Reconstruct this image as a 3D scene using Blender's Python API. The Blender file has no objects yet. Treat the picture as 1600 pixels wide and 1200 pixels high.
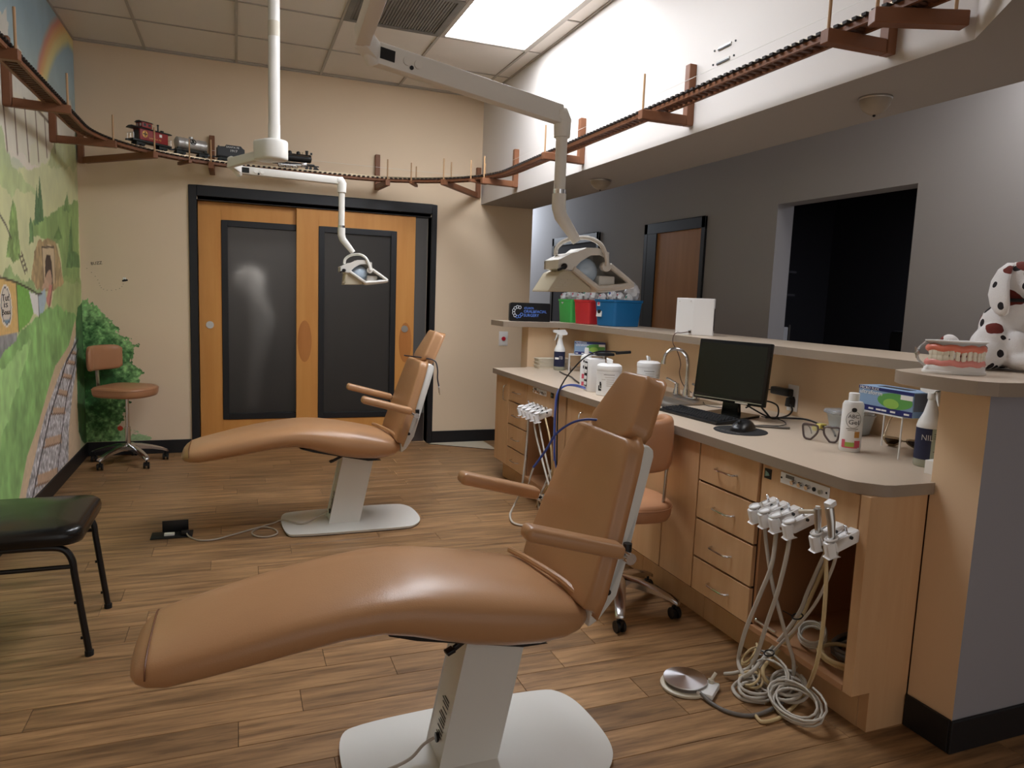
import bpy, bmesh, math, random
import numpy as np
from mathutils import Matrix, Vector
random.seed(7); PI = math.pi
S = bpy.context.scene
COL = S.collection
# ---------------------------------------------------------------- camera, world, exposure
cam = bpy.data.cameras.new('camera'); camo = bpy.data.objects.new('camera', cam); COL.objects.link(camo)
cam.sensor_width = 36.0; cam.lens = 1117.086 / 1600 * 36; cam.clip_start = 0.02
def cam_axes(yaw, pitch, roll):
    cy, sy, cp, sp, cr, sr = math.cos(yaw), math.sin(yaw), math.cos(pitch), math.sin(pitch), math.cos(roll), math.sin(roll)
    f = Vector((sy*cp, cy*cp, sp)); r = Vector((cy, -sy, 0)); d = f.cross(r)
    return cr*r + sr*d, -sr*r + cr*d, f
_r, _d, _f = cam_axes(.369817066, -.121004967, -.0379934661)
camo.matrix_world = Matrix(((_r.x, -_d.x, -_f.x, 0), (_r.y, -_d.y, -_f.y, 0), (_r.z, -_d.z, -_f.z, 1.45), (0, 0, 0, 1)))
S.camera = camo
W = bpy.data.worlds.new('world'); S.world = W; W.use_nodes = True
W.node_tree.nodes['Background'].inputs[0].default_value = (1.0, 0.97, 0.94, 1)
W.node_tree.nodes['Background'].inputs[1].default_value = 0.46
S.view_settings.view_transform = 'Standard'; S.view_settings.look = 'None'
S.view_settings.gamma = 1.0; S.view_settings.use_curve_mapping = False
S.view_settings.exposure = 0.75
PANEL_EMIT = 11.8
HALL_WATT = 12.0
FILL_PANELS = [(1.045, 3.25)]
FILL_PANEL_EMIT = 10.5
def area_light(name, loc, rot, sx, sy, watt, col=(1, 1, 1)):
    l = bpy.data.lights.new(name, 'AREA'); l.shape = 'RECTANGLE'; l.size = sx; l.size_y = sy; l.energy = watt; l.color = col
    o = bpy.data.objects.new(name, l); COL.objects.link(o); o.location = loc; o.rotation_euler = rot; return o
# corridor fixtures: one up the corridor past the far door, one beside the near wall end
area_light('corridor_light', (3.3, 9.6, 2.6), (math.radians(-60), 0, 0), .8, .6, HALL_WATT, (.80, .88, 1))
area_light('corridor_light_near', (3.4, 2.0, 2.9), (0, 0, 0), .4, .9, HALL_WATT*.75, (1, .97, .95))

# ---------------------------------------------------------------- materials
def lin(c):
    return tuple(((v/255)/12.92 if v/255 <= .04045 else ((v/255+.055)/1.055)**2.4) for v in c)
MATS = {}
def mat(name, rgb, rough=.5, metal=0.0, var=0.0, vscale=6.0, bump=0.0, bscale=60.0, emit=None, alpha=1.0, trans=0.0, coat=0.0, spec=.5, ior=1.45, rvar=0.0):
    """procedural principled material; var: colour variation by noise, bump: fine relief, rvar: random per object"""
    m = bpy.data.materials.new(name); m.use_nodes = True; nt = m.node_tree; N = nt.nodes; L = nt.links
    b = N['Principled BSDF']; c = lin(rgb)
    b.inputs['Base Color'].default_value = (*c, 1); b.inputs['Roughness'].default_value = rough
    b.inputs['Metallic'].default_value = metal; b.inputs['Specular IOR Level'].default_value = spec
    b.inputs['Alpha'].default_value = alpha; b.inputs['Transmission Weight'].default_value = trans
    b.inputs['Coat Weight'].default_value = coat; b.inputs['IOR'].default_value = ior
    tc = N.new('ShaderNodeTexCoord')
    if var or rvar:
        hsv = N.new('ShaderNodeHueSaturation'); hsv.inputs['Color'].default_value = (*c, 1)
        no = N.new('ShaderNodeTexNoise'); no.inputs['Scale'].default_value = vscale; no.inputs['Detail'].default_value = 4
        L.new(tc.outputs['Object'], no.inputs['Vector'])
        mr = N.new('ShaderNodeMapRange'); mr.inputs['To Min'].default_value = 1-var; mr.inputs['To Max'].default_value = 1+var
        L.new(no.outputs['Fac'], mr.inputs['Value'])
        val = mr.outputs['Result']
        if rvar:
            oi = N.new('ShaderNodeObjectInfo'); m2 = N.new('ShaderNodeMapRange')
            m2.inputs['To Min'].default_value = 1-rvar; m2.inputs['To Max'].default_value = 1+rvar
            L.new(oi.outputs['Random'], m2.inputs['Value'])
            mu = N.new('ShaderNodeMath'); mu.operation = 'MULTIPLY'; L.new(val, mu.inputs[0]); L.new(m2.outputs['Result'], mu.inputs[1]); val = mu.outputs[0]
        L.new(val, hsv.inputs['Value']); L.new(hsv.outputs['Color'], b.inputs['Base Color'])
    if bump:
        nb = N.new('ShaderNodeTexNoise'); nb.inputs['Scale'].default_value = bscale; nb.inputs['Detail'].default_value = 3
        L.new(tc.outputs['Object'], nb.inputs['Vector'])
        bp = N.new('ShaderNodeBump'); bp.inputs['Strength'].default_value = bump; bp.inputs['Distance'].default_value = .004
        L.new(nb.outputs['Fac'], bp.inputs['Height']); L.new(bp.outputs['Normal'], b.inputs['Normal'])
    if emit:
        b.inputs['Emission Color'].default_value = (*lin(emit[0]), 1); b.inputs['Emission Strength'].default_value = emit[1]
    MATS[name] = m; return m
def grain(name, rgb, rgb2, rough, sc, rvar=0.0, axis=0, spec=.5, coat=0.0, spots=0.0):
    """wood: stretched noise grain between two tones, optional random tone per plank and dark flecks"""
    m = mat(name, rgb, rough, spec=spec, coat=coat); nt = m.node_tree; N = nt.nodes; L = nt.links; b = N['Principled BSDF']
    tc = N.new('ShaderNodeTexCoord'); mp = N.new('ShaderNodeMapping'); s = [sc, sc, sc]; s[axis] = sc*.09
    mp.inputs['Scale'].default_value = s
    oi = N.new('ShaderNodeObjectInfo')
    cb = N.new('ShaderNodeCombineXYZ'); mm = N.new('ShaderNodeMath'); mm.operation = 'MULTIPLY'; mm.inputs[1].default_value = 37.0
    L.new(oi.outputs['Random'], mm.inputs[0]); L.new(mm.outputs[0], cb.inputs[0]); L.new(mm.outputs[0], cb.inputs[1])
    L.new(cb.outputs[0], mp.inputs['Location'])
    L.new(tc.outputs['Object'], mp.inputs['Vector'])
    no = N.new('ShaderNodeTexNoise'); no.inputs['Scale'].default_value = 1.0; no.inputs['Detail'].default_value = 6; no.inputs['Roughness'].default_value = .62
    L.new(mp.outputs[0], no.inputs['Vector'])
    cr = N.new('ShaderNodeValToRGB'); cr.color_ramp.elements[0].position = .36; cr.color_ramp.elements[1].position = .64
    cr.color_ramp.elements[0].color = (*lin(rgb2), 1); cr.color_ramp.elements[1].color = (*lin(rgb), 1)
    L.new(no.outputs['Fac'], cr.inputs['Fac'])
    hsv = N.new('ShaderNodeHueSaturation'); L.new(cr.outputs['Color'], hsv.inputs['Color'])
    m2 = N.new('ShaderNodeMapRange'); m2.inputs['To Min'].default_value = 1-rvar; m2.inputs['To Max'].default_value = 1+rvar
    L.new(oi.outputs['Random'], m2.inputs['Value']); L.new(m2.outputs['Result'], hsv.inputs['Value'])
    out = hsv.outputs['Color']
    if spots:
        n2 = N.new('ShaderNodeTexNoise'); n2.inputs['Scale'].default_value = 1.0; n2.inputs['Detail'].default_value = 2
        mp2 = N.new('ShaderNodeMapping'); s2 = [60, 60, 60]; s2[axis] = 7; mp2.inputs['Scale'].default_value = s2
        L.new(cb.outputs[0], mp2.inputs['Location']); L.new(tc.outputs['Object'], mp2.inputs['Vector']); L.new(mp2.outputs[0], n2.inputs['Vector'])
        r2 = N.new('ShaderNodeValToRGB'); r2.color_ramp.elements[0].position = .66; r2.color_ramp.elements[1].position = .78
        r2.color_ramp.elements[0].color = (0, 0, 0, 1); r2.color_ramp.elements[1].color = (spots, spots, spots, 1)
        L.new(n2.outputs['Fac'], r2.inputs['Fac'])
        mx = N.new('ShaderNodeMix'); mx.data_type = 'RGBA'; L.new(r2.outputs['Color'], mx.inputs['Factor']); L.new(out, mx.inputs['A'])
        mx.inputs['B'].default_value = (*lin((58, 38, 22)), 1); out = mx.outputs['Result']
    L.new(out, b.inputs['Base Color'])
    bp = N.new('ShaderNodeBump'); bp.inputs['Strength'].default_value = .12; bp.inputs['Distance'].default_value = .002
    L.new(no.outputs['Fac'], bp.inputs['Height']); L.new(bp.outputs['Normal'], b.inputs['Normal'])
    return m
def colattr(name, rough=.8):
    m = mat(name, (128, 128, 128), rough); N = m.node_tree.nodes
    a = N.new('ShaderNodeAttribute'); a.attribute_name = 'paint'
    m.node_tree.links.new(a.outputs['Color'], N['Principled BSDF'].inputs['Base Color']); return m
m_wall = mat('wall_paint', (226, 203, 174), .75, var=.03, vscale=1.5, bump=.05, bscale=140)
m_wallup = mat('wall_paint_lit', (214, 207, 201), .75, var=.02, vscale=1.5, bump=.05, bscale=140)  # tan wall paint made paler; the brighter light up there is in the colour
m_pony = mat('pony_wall_paint', (226, 196, 160), .75, var=.03, vscale=2, bump=.05, bscale=140)
m_grey = mat('grey_wall_paint', (150, 147, 152), .8, var=.03, vscale=1.5, bump=.05, bscale=140)
m_hall = mat('hall_wall_paint', (168, 166, 168), .8, var=.03, vscale=1.5)
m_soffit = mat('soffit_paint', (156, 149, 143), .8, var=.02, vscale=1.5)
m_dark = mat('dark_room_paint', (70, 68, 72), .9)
m_tile = mat('ceiling_tile', (222, 214, 204), .9, var=.03, vscale=3, bump=.25, bscale=220, rvar=.02)
m_tbar = mat('ceiling_bar', (176, 168, 158), .6)
m_black = mat('black_paint', (26, 26, 29), .45, var=.1, vscale=5)
m_door = grain('maple_door', (214, 152, 82), (204, 140, 72), .45, 9, axis=2, spec=.4)
m_floor = grain('floor_wood', (172, 133, 93), (112, 83, 56), .38, 26, rvar=.17, axis=0, spec=.45, spots=.75)
m_joint = mat('floor_joint', (46, 30, 20), .8)
m_maple = grain('maple_cabinet', (208, 168, 126), (200, 158, 116), .42, 14, rvar=.02, axis=2, spec=.4)
m_maplein = mat('cabinet_inside', (176, 130, 92), .6)
m_edge = mat('dark_gap', (48, 22, 14), .7)
m_counter = mat('laminate', (200, 182, 162), .35, var=.03, vscale=90, spec=.4)
m_counteredge = mat('laminate_edge', (150, 134, 118), .4, var=.04, vscale=90)
m_leather = mat('tan_leather', (180, 136, 97), .33, var=.05, vscale=9, bump=.12, bscale=240, spec=.5)
m_leather2 = mat('tan_vinyl', (178, 128, 93), .38, var=.05, vscale=9, bump=.1, bscale=240)
m_seam = mat('leather_seam', (112, 68, 38), .5)
m_white = mat('white_enamel', (222, 220, 214), .32, var=.02, vscale=4)
m_beige = mat('beige_plastic', (206, 196, 176), .4)
m_hose = mat('grey_hose', (190, 182, 170), .45)
m_hosey = mat('yellowed_hose', (196, 172, 128), .45)
m_hosed = mat('dark_hose', (110, 104, 98), .5)
m_chrome = mat('chrome', (220, 220, 222), .12, metal=1.0)
m_steel = mat('brushed_steel', (190, 188, 184), .28, metal=1.0)
m_castal = mat('polished_aluminium', (205, 205, 208), .22, metal=1.0)
m_blk = mat('black_plastic', (18, 18, 20), .35)
m_blkmat = mat('black_rubber', (22, 22, 24), .7)
m_vinyl = mat('black_vinyl', (20, 20, 20), .22, bump=.06, bscale=60)
m_wood = mat('stained_wood', (126, 82, 56), .5, var=.12, vscale=14, spec=.35)
m_wood2 = mat('dark_stained_wood', (92, 58, 40), .5, var=.12, vscale=14, spec=.35)
m_dowel = mat('dowel_wood', (178, 140, 100), .55, var=.08, vscale=20)
m_tie = mat('track_tie', (40, 32, 28), .7)
m_rail = mat('track_rail', (178, 160, 132), .35, metal=.8)
m_paper = mat('white_paper', (236, 234, 230), .7)
m_ink = mat('black_ink', (24, 24, 26), .6)
m_wplastic = mat('white_plastic', (234, 232, 230), .35)

# ---------------------------------------------------------------- mesh helpers
def setp(o, label=None, cat=None, group=None, kind=None):
    if label: o['label'] = label
    if cat: o['category'] = cat
    if group: o['group'] = group
    if kind: o['kind'] = kind
    return o
def thing(name, label, cat, loc=(0, 0, 0), rz=0.0, group=None):
    o = bpy.data.objects.new(name, None); COL.objects.link(o); o.location = loc; o.rotation_euler = (0, 0, rz)
    o.empty_display_size = .05
    return setp(o, label, cat, group)
def link(name, me, parent=None):
    o = bpy.data.objects.new(name, me); COL.objects.link(o)
    if parent: o.parent = parent
    return o
class MB:
    def __init__(s): s.v = []; s.f = []; s.mi = []; s.X = Matrix.Identity(4)
    def add(s, vs, fs, mi=0):
        b = len(s.v); s.v += [tuple(s.X @ Vector(p)) for p in vs]; s.f += [tuple(b+i for i in f) for f in fs]; s.mi += [mi]*len(fs); return s
    def box(s, x0, x1, y0, y1, z0, z1, mi=0):
        x0, x1 = min(x0, x1), max(x0, x1); y0, y1 = min(y0, y1), max(y0, y1); z0, z1 = min(z0, z1), max(z0, z1)
        v = [(x0, y0, z0), (x1, y0, z0), (x1, y1, z0), (x0, y1, z0), (x0, y0, z1), (x1, y0, z1), (x1, y1, z1), (x0, y1, z1)]
        return s.add(v, [(0, 3, 2, 1), (4, 5, 6, 7), (0, 1, 5, 4), (1, 2, 6, 5), (2, 3, 7, 6), (3, 0, 4, 7)], mi)
    def cbox(s, c, d, mi=0): return s.box(c[0]-d[0]/2, c[0]+d[0]/2, c[1]-d[1]/2, c[1]+d[1]/2, c[2]-d[2]/2, c[2]+d[2]/2, mi)
    def tube(s, pts, r, n=8, closed=False, mi=0, flat=1.0):
        P = [Vector(p) for p in pts]; m = len(P); R = r if isinstance(r, (list, tuple)) else [r]*m
        T = []
        for i in range(m):
            a = P[(i-1) % m] if (closed or i > 0) else P[0]; b = P[(i+1) % m] if (closed or i < m-1) else P[-1]
            t = b-a; T.append(t.normalized() if t.length > 1e-9 else Vector((0, 0, 1)))
        u = T[0].orthogonal().normalized()
        if abs(T[0].z) < .9: u = Vector((0, 0, 1)).cross(T[0]).normalized()
        vs = []
        for i in range(m):
            u = (u - T[i]*u.dot(T[i])); u = u.normalized() if u.length > 1e-6 else T[i].orthogonal().normalized()
            w = T[i].cross(u)
            for k in range(n):
                a = 2*PI*k/n; vs.append(P[i] + R[i]*(u*math.cos(a) + w*math.sin(a)*flat))
        fs = []
        for i in range(m if closed else m-1):
            j = (i+1) % m
            for k in range(n):
                k2 = (k+1) % n; fs.append((i*n+k, i*n+k2, j*n+k2, j*n+k))
        if not closed: fs += [tuple(range(n-1, -1, -1)), tuple((m-1)*n+k for k in range(n))]
        return s.add(vs, fs, mi)
    def bar(s, a, b, w, h, mi=0, up=(0, 0, 1)):
        """rectangular bar from a to b, w across, h along 'up'"""
        a = Vector(a); b = Vector(b); t = (b-a).normalized(); u = Vector(up); x = t.cross(u)
        x = x.normalized() if x.length > 1e-6 else t.orthogonal().normalized(); y = x.cross(t)
        vs = [p + x*(w/2*i) + y*(h/2*j) for p in (a, b) for i, j in ((-1, -1), (1, -1), (1, 1), (-1, 1))]
        return s.add(vs, [(0, 3, 2, 1), (4, 5, 6, 7), (0, 1, 5, 4), (1, 2, 6, 5), (2, 3, 7, 6), (3, 0, 4, 7)], mi)
    def cyl(s, a, b, r, n=16, mi=0, r2=None): return s.tube([a, b], [r, r if r2 is None else r2], n, mi=mi)
    def lathe(s, prof, c=(0, 0, 0), n=24, mi=0, sx=1.0, sy=1.0):
        vs = []; fs = []; m = len(prof)
        for r, z in prof:
            for k in range(n):
                a = 2*PI*k/n; vs.append((c[0]+r*sx*math.cos(a), c[1]+r*sy*math.sin(a), c[2]+z))
        for i in range(m-1):
            for k in range(n):
                k2 = (k+1) % n; fs.append((i*n+k, i*n+k2, (i+1)*n+k2, (i+1)*n+k))
        if prof[0][0] > 1e-6: fs.append(tuple(range(n-1, -1, -1)))
        if prof[-1][0] > 1e-6: fs.append(tuple((m-1)*n+k for k in range(n)))
        return s.add(vs, fs, mi)
    def prism(s, poly, a, b, plane='xy', mi=0, mside=None):
        """extrude a 2-D polygon between a and b along the axis left out of 'plane'"""
        def P(p, c): return {'xy': (p[0], p[1], c), 'xz': (p[0], c, p[1]), 'yz': (c, p[0], p[1])}[plane]
        n = len(poly); vs = [P(p, a) for p in poly] + [P(p, b) for p in poly]
        s.add(vs, [tuple(range(n-1, -1, -1)), tuple(range(n, 2*n))], mi)
        return s.add(vs, [(i, (i+1) % n, n+(i+1) % n, n+i) for i in range(n)], mi if mside is None else mside)
    def loft(s, rings, mi=0, caps=True):
        n = len(rings[0]); vs = [p for r in rings for p in r]; fs = []
        for i in range(len(rings)-1):
            for k in range(n):
                k2 = (k+1) % n; fs.append((i*n+k, i*n+k2, (i+1)*n+k2, (i+1)*n+k))
        if caps: fs += [tuple(range(n-1, -1, -1)), tuple((len(rings)-1)*n+k for k in range(n))]
        return s.add(vs, fs, mi)
    def ball(s, c, r, n=12, mi=0, m=8):
        rx, ry, rz = r if isinstance(r, (tuple, list)) else (r, r, r)
        rings = []
        for i in range(m+1):
            t = -PI/2 + PI*i/m; k = max(math.cos(t), 1e-3)
            rings.append([(c[0]+rx*k*math.cos(2*PI*j/n), c[1]+ry*k*math.sin(2*PI*j/n), c[2]+rz*math.sin(t)) for j in range(n)])
        return s.loft(rings, mi)
    def build(s, name, mats, parent=None, smooth=35, bevel=0.0, seg=2, subsurf=0):
        bm = bmesh.new(); vs = [bm.verts.new(v) for v in s.v]
        for f, k in zip(s.f, s.mi):
            try: fc = bm.faces.new([vs[i] for i in f]); fc.material_index = k
            except ValueError: pass
        bmesh.ops.recalc_face_normals(bm, faces=bm.faces[:])
        if bevel:
            bmesh.ops.remove_doubles(bm, verts=bm.verts[:], dist=1e-6)
            es = [e for e in bm.edges if len(e.link_faces) == 2 and e.calc_face_angle(0) > .5]
            bmesh.ops.bevel(bm, geom=es, offset=bevel, segments=seg, profile=.5, affect='EDGES', clamp_overlap=True)
        me = bpy.data.meshes.new(name); bm.to_mesh(me); bm.free()
        for m in (mats if isinstance(mats, (list, tuple)) else [mats]): me.materials.append(m)
        if smooth:
            me.polygons.foreach_set('use_smooth', [True]*len(me.polygons))
            me.set_sharp_from_angle(angle=math.radians(smooth))
        o = link(name, me, parent)
        if subsurf:
            md = o.modifiers.new('sub', 'SUBSURF'); md.levels = subsurf; md.render_levels = subsurf
        return o
def spline(pts, k=6, closed=False):
    P = [Vector(p) for p in pts]; n = len(P); out = []
    for i in range(n if closed else n-1):
        p0 = P[(i-1) % n] if (closed or i > 0) else P[0]*2-P[1]; p1 = P[i]; p2 = P[(i+1) % n]; p3 = P[(i+2) % n] if (closed or i < n-2) else P[-1]*2-P[-2]
        for j in range(k):
            t = j/k; out.append(.5*((2*p1) + (p2-p0)*t + (2*p0-5*p1+4*p2-p3)*t*t + (3*p1-p0-3*p2+p3)*t**3))
    if not closed: out.append(P[-1])
    return out
def rrect(x0, x1, y0, y1, r, k=5):
    o = []
    for cx, cy, a in ((x1-r, y1-r, 0), (x0+r, y1-r, 90), (x0+r, y0+r, 180), (x1-r, y0+r, 270)):
        o += [(cx+r*math.cos(math.radians(a+90*i/k)), cy+r*math.sin(math.radians(a+90*i/k))) for i in range(k+1)]
    return o
def dup(o, loc=None, rz=None, parent=None):
    c = o.copy(); COL.objects.link(c)
    if loc is not None: c.location = loc
    if rz is not None: c.rotation_euler = (0, 0, rz)
    if parent is not None: c.parent = parent
    for ch in list(o.children): dup(ch, parent=c)
    return c
def frame(o, xa, ya):
    """matrix whose local x, y point along xa, ya at origin o"""
    x = Vector(xa).normalized(); y = Vector(ya); y = (y-x*y.dot(x)).normalized(); z = x.cross(y)
    return Matrix(((x.x, y.x, z.x, o[0]), (x.y, y.y, z.y, o[1]), (x.z, y.z, z.z, o[2]), (0, 0, 0, 1)))
def lettering(txt, size, m, parent, o, xa, ya, name='lettering', align='LEFT', width=None, ext=.0004):
    cu = bpy.data.curves.new(name, 'FONT'); cu.body = txt; cu.size = size; cu.extrude = ext; cu.align_x = align; cu.resolution_u = 2
    t = bpy.data.objects.new('tmp', cu); COL.objects.link(t)
    bpy.context.view_layer.update()
    me = bpy.data.meshes.new_from_object(t.evaluated_get(bpy.context.evaluated_depsgraph_get()))
    bpy.data.objects.remove(t); bpy.data.curves.remove(cu)
    if width and len(me.vertices):
        xs = [v.co.x for v in me.vertices]; k = width/max(1e-6, max(xs)-min(xs))
        for v in me.vertices: v.co.x *= k
    me.transform(frame(o, xa, ya)); me.materials.clear(); me.materials.append(m)
    return link(name, me, parent)
MP = [((222,214,200),0.06,0.06,[(4.406,2.432),(4.884,2.759),(5.142,2.803),(5.336,2.711),(5.711,2.804),(5.72,2.652),(6.533,2.798),(6.703,2.691),(6.659,2.439),(4.346,2.053)]),((222,214,200),0.06,0.05,[(4.456,2.749),(4.887,2.928),(4.934,2.775),(4.746,2.619),(4.406,2.432)]),((204,208,150),0.08,0.05,[(4.251,2.037),(5.021,2.058),(5.504,2.346),(6.025,2.29),(6.714,2.473),(6.784,2.008),(6.579,0.83),(3.928,1.078)]),((214,210,190),0.05,0.04,[(4.883,2.454),(5.541,2.571),(5.94,2.47),(5.998,2.364),(5.501,2.135),(5.039,2.169)]),((170,190,130),0.15,0.05,[(4.27,2.16),(4.762,2.292),(4.807,2.13),(5.021,2.058),(5.221,2.011),(5.447,2.0),(5.136,1.925),(4.637,1.936),(4.231,1.915)]),((172,186,132),0.15,0.05,[(6.055,2.47),(6.681,2.565),(6.69,2.336),(5.73,2.193),(5.838,2.302)]),((218,210,196),0.05,0.02,[(4.886,2.171),(5.096,2.186),(5.503,2.143),(5.166,2.108)]),((128,164,92),0.22,0.02,[(5.214,1.697),(5.289,1.795),(5.587,1.852),(5.926,1.935),(6.286,2.007),(6.695,2.079),(6.66,1.442),(6.083,1.438),(6.031,1.62),(5.966,1.707),(5.4,1.716)]),((104,140,78),0.2,0.01,[(6.17,1.949),(6.301,2.093),(6.391,1.97)]),((128,164,100),0.2,0.03,[(4.164,1.487),(4.679,1.481),(4.926,1.468),(5.507,1.372),(5.037,1.318),(4.15,1.396)]),((150,176,104),0.2,0.03,[(6.008,1.483),(6.744,1.484),(6.683,1.133),(5.836,1.17),(5.671,1.307)]),((120,154,82),0.4,0.012,[(4.716,1.562),(4.764,1.711),(4.82,1.838),(4.868,1.906),(4.922,1.848),(4.953,1.717),(4.983,1.572),(4.835,1.545)]),((66,104,64),0.35,0.006,[(5.367,1.801),(5.44,1.959),(5.497,2.11),(5.54,1.97),(5.566,1.83)]),((74,112,70),0.35,0.006,[(5.318,1.782),(5.376,1.952),(5.423,2.044),(5.437,1.939),(5.43,1.798)]),((90,130,76),0.3,0.01,[(5.197,1.772),(5.249,1.823),(5.287,1.779),(5.299,1.671),(5.179,1.664)]),((84,124,70),0.3,0.008,[(6.185,1.542),(6.272,1.668),(6.433,1.95),(6.432,1.675),(6.552,1.68),(6.67,1.645),(6.679,1.554)]),((96,134,70),0.3,0.01,[(5.817,1.734),(5.987,1.834),(6.094,1.751)]),((166,138,96),0.35,0.015,[(5.2,1.433),(5.286,1.591),(5.395,1.684),(5.67,1.725),(5.889,1.712),(5.989,1.61),(6.083,1.438),(5.756,1.371),(5.346,1.385)]),((206,184,146),0.06,0.003,[(5.488,1.656),(5.663,1.682),(5.825,1.673),(5.844,1.56),(5.803,1.428),(5.5,1.426)]),((50,36,32),0.1,0.002,[(5.54,1.468),(5.557,1.569),(5.598,1.608),(5.652,1.618),(5.704,1.608),(5.733,1.566),(5.748,1.436),(5.686,1.393)]),((196,160,132),0.06,0.004,[(5.578,1.485),(5.653,1.516),(5.705,1.505),(5.73,1.436),(5.686,1.393),(5.509,1.385),(5.444,1.393)]),((206,128,116),0.08,0.003,[(5.654,1.418),(5.744,1.41),(5.668,1.285),(5.609,1.257),(5.531,1.309)]),((112,176,70),0.1,0.003,[(4.867,1.427),(5.146,1.374),(5.213,1.236),(5.101,1.186),(4.873,1.141)]),((222,178,104),0.08,0.003,[(4.161,1.463),(4.56,1.452),(4.867,1.427),(4.873,1.141),(4.51,1.139),(4.109,1.134)]),((228,226,226),0.03,0.003,[(5.131,1.371),(5.34,1.349),(5.349,1.211),(5.214,1.24)]),((168,190,206),0.05,0.003,[(5.34,1.349),(5.528,1.393),(5.548,1.309),(5.45,1.228),(5.349,1.211)]),((126,180,98),0.3,0.02,[(4.098,1.062),(4.74,1.11),(5.084,1.171),(5.418,1.237),(5.852,1.268),(6.488,1.167),(6.614,1.033),(6.256,0.919),(5.814,0.811),(5.495,0.675),(5.202,0.513),(4.939,0.368),(4.708,0.121),(3.795,0.217)]),((160,204,126),0.28,0.05,[(4.079,0.941),(4.723,1.003),(5.149,1.121),(4.982,0.979),(4.678,0.72),(4.418,0.557),(4.022,0.579)]),((136,134,140),0.35,0.006,[(4.11,1.141),(4.51,1.139),(4.848,1.147),(4.814,1.097),(4.588,1.058),(4.399,0.984),(4.084,0.971)]),((214,186,152),0.06,0.004,[(6.437,1.154),(6.174,0.964),(5.726,0.856),(5.504,0.729),(5.223,0.546),(4.929,0.397),(4.688,0.157),(4.617,0.037),(5.78,-0.344),(6.403,-0.178),(6.464,0.173),(6.385,0.292),(6.494,0.634)]),((184,184,192),0.75,0.003,[(6.522,1.08),(6.282,0.936),(5.874,0.809),(5.683,0.714),(5.391,0.571),(5.242,0.468),(5.08,0.335),(4.896,0.194),(4.778,0.062),(5.422,-0.182),(6.0,0.075),(6.069,0.351),(6.217,0.561),(6.449,0.802)]),((196,160,128),0.08,0.002,[(6.29,0.916),(6.467,0.891),(6.464,0.871),(6.287,0.897)]),((196,160,128),0.08,0.002,[(6.124,0.863),(6.382,0.823),(6.378,0.799),(6.12,0.839)]),((196,160,128),0.08,0.002,[(5.96,0.781),(6.255,0.733),(6.25,0.704),(5.955,0.753)]),((196,160,128),0.08,0.002,[(5.8,0.69),(6.09,0.632),(6.084,0.595),(5.794,0.654)]),((196,160,128),0.08,0.002,[(5.611,0.583),(5.982,0.529),(5.974,0.483),(5.603,0.54)]),((196,160,128),0.08,0.002,[(5.367,0.414),(5.834,0.358),(5.823,0.295),(5.358,0.357)]),((196,160,128),0.08,0.002,[(5.143,0.23),(5.686,0.15),(5.672,0.071),(5.132,0.159)]),((44,92,44),0.5,0.01,[(6.43,1.114),(6.546,1.22),(6.815,1.286),(7.328,1.219),(7.101,-0.044),(6.562,0.142),(6.404,0.257),(6.421,0.643)])]
ML = [((34,30,34),0.014,[(6.506,0.989),(6.378,0.948),(6.067,0.849),(5.816,0.706),(5.506,0.53),(5.215,0.304),(4.98,0.091),(4.88,0.01)]),((34,30,34),0.012,[(6.517,0.912),(6.438,0.878),(6.351,0.792),(6.071,0.62),(5.942,0.488),(5.788,0.302),(5.657,0.107),(5.513,-0.076)]),((110,72,48),0.007,[(6.23,0.901),(6.433,0.874)]),((110,72,48),0.007,[(6.06,0.845),(6.36,0.801)]),((110,72,48),0.007,[(5.909,0.759),(6.215,0.708)]),((110,72,48),0.007,[(5.739,0.662),(6.051,0.599)]),((110,72,48),0.007,[(5.541,0.55),(5.942,0.488)]),((110,72,48),0.007,[(5.299,0.369),(5.788,0.302)]),((110,72,48),0.007,[(5.073,0.175),(5.636,0.08)]),((92,74,58),0.014,[(4.77,2.41),(4.81,2.148)]),((92,74,58),0.014,[(4.983,2.46),(5.012,2.165)]),((92,74,58),0.014,[(5.204,2.511),(5.26,2.16)]),((92,74,58),0.014,[(5.456,2.532),(5.496,2.198)]),((92,74,58),0.014,[(5.695,2.504),(5.724,2.263)]),((92,74,58),0.014,[(5.952,2.429),(5.974,2.334)]),((92,74,58),0.014,[(5.204,2.511),(5.502,2.522),(5.871,2.499)]),((70,64,56),0.01,[(4.512,1.83),(4.72,1.735),(4.806,1.671)]),((70,64,56),0.008,[(4.945,1.585),(5.063,1.477)]),((70,64,56),0.008,[(5.001,1.602),(5.108,1.493)]),((90,80,66),0.008,[(4.973,1.572),(5.03,1.585)]),((90,80,66),0.008,[(5.001,1.547),(5.058,1.56)]),((90,80,66),0.008,[(5.028,1.522),(5.086,1.534)]),((90,80,66),0.008,[(5.056,1.496),(5.114,1.509)]),((52,40,34),0.008,[(4.35,1.459),(4.56,1.452),(4.867,1.427),(5.163,1.386),(5.341,1.353),(5.438,1.356)]),((52,40,34),0.008,[(4.867,1.427),(4.873,1.141)]),((52,40,34),0.008,[(5.488,1.656),(5.5,1.426)]),((52,40,34),0.008,[(5.488,1.656),(5.825,1.673),(5.822,1.428)]),((52,40,34),0.008,[(5.34,1.349),(5.349,1.211)]),((52,40,34),0.008,[(5.733,1.566),(5.745,1.419),(5.609,1.257)])]
MO = [(4.644,1.405),(4.7,1.388),(4.73,1.349),(4.744,1.288),(4.73,1.235),(4.707,1.208),(4.645,1.193),(4.59,1.217),(4.563,1.259),(4.56,1.31),(4.579,1.361),(4.607,1.391)]
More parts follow.
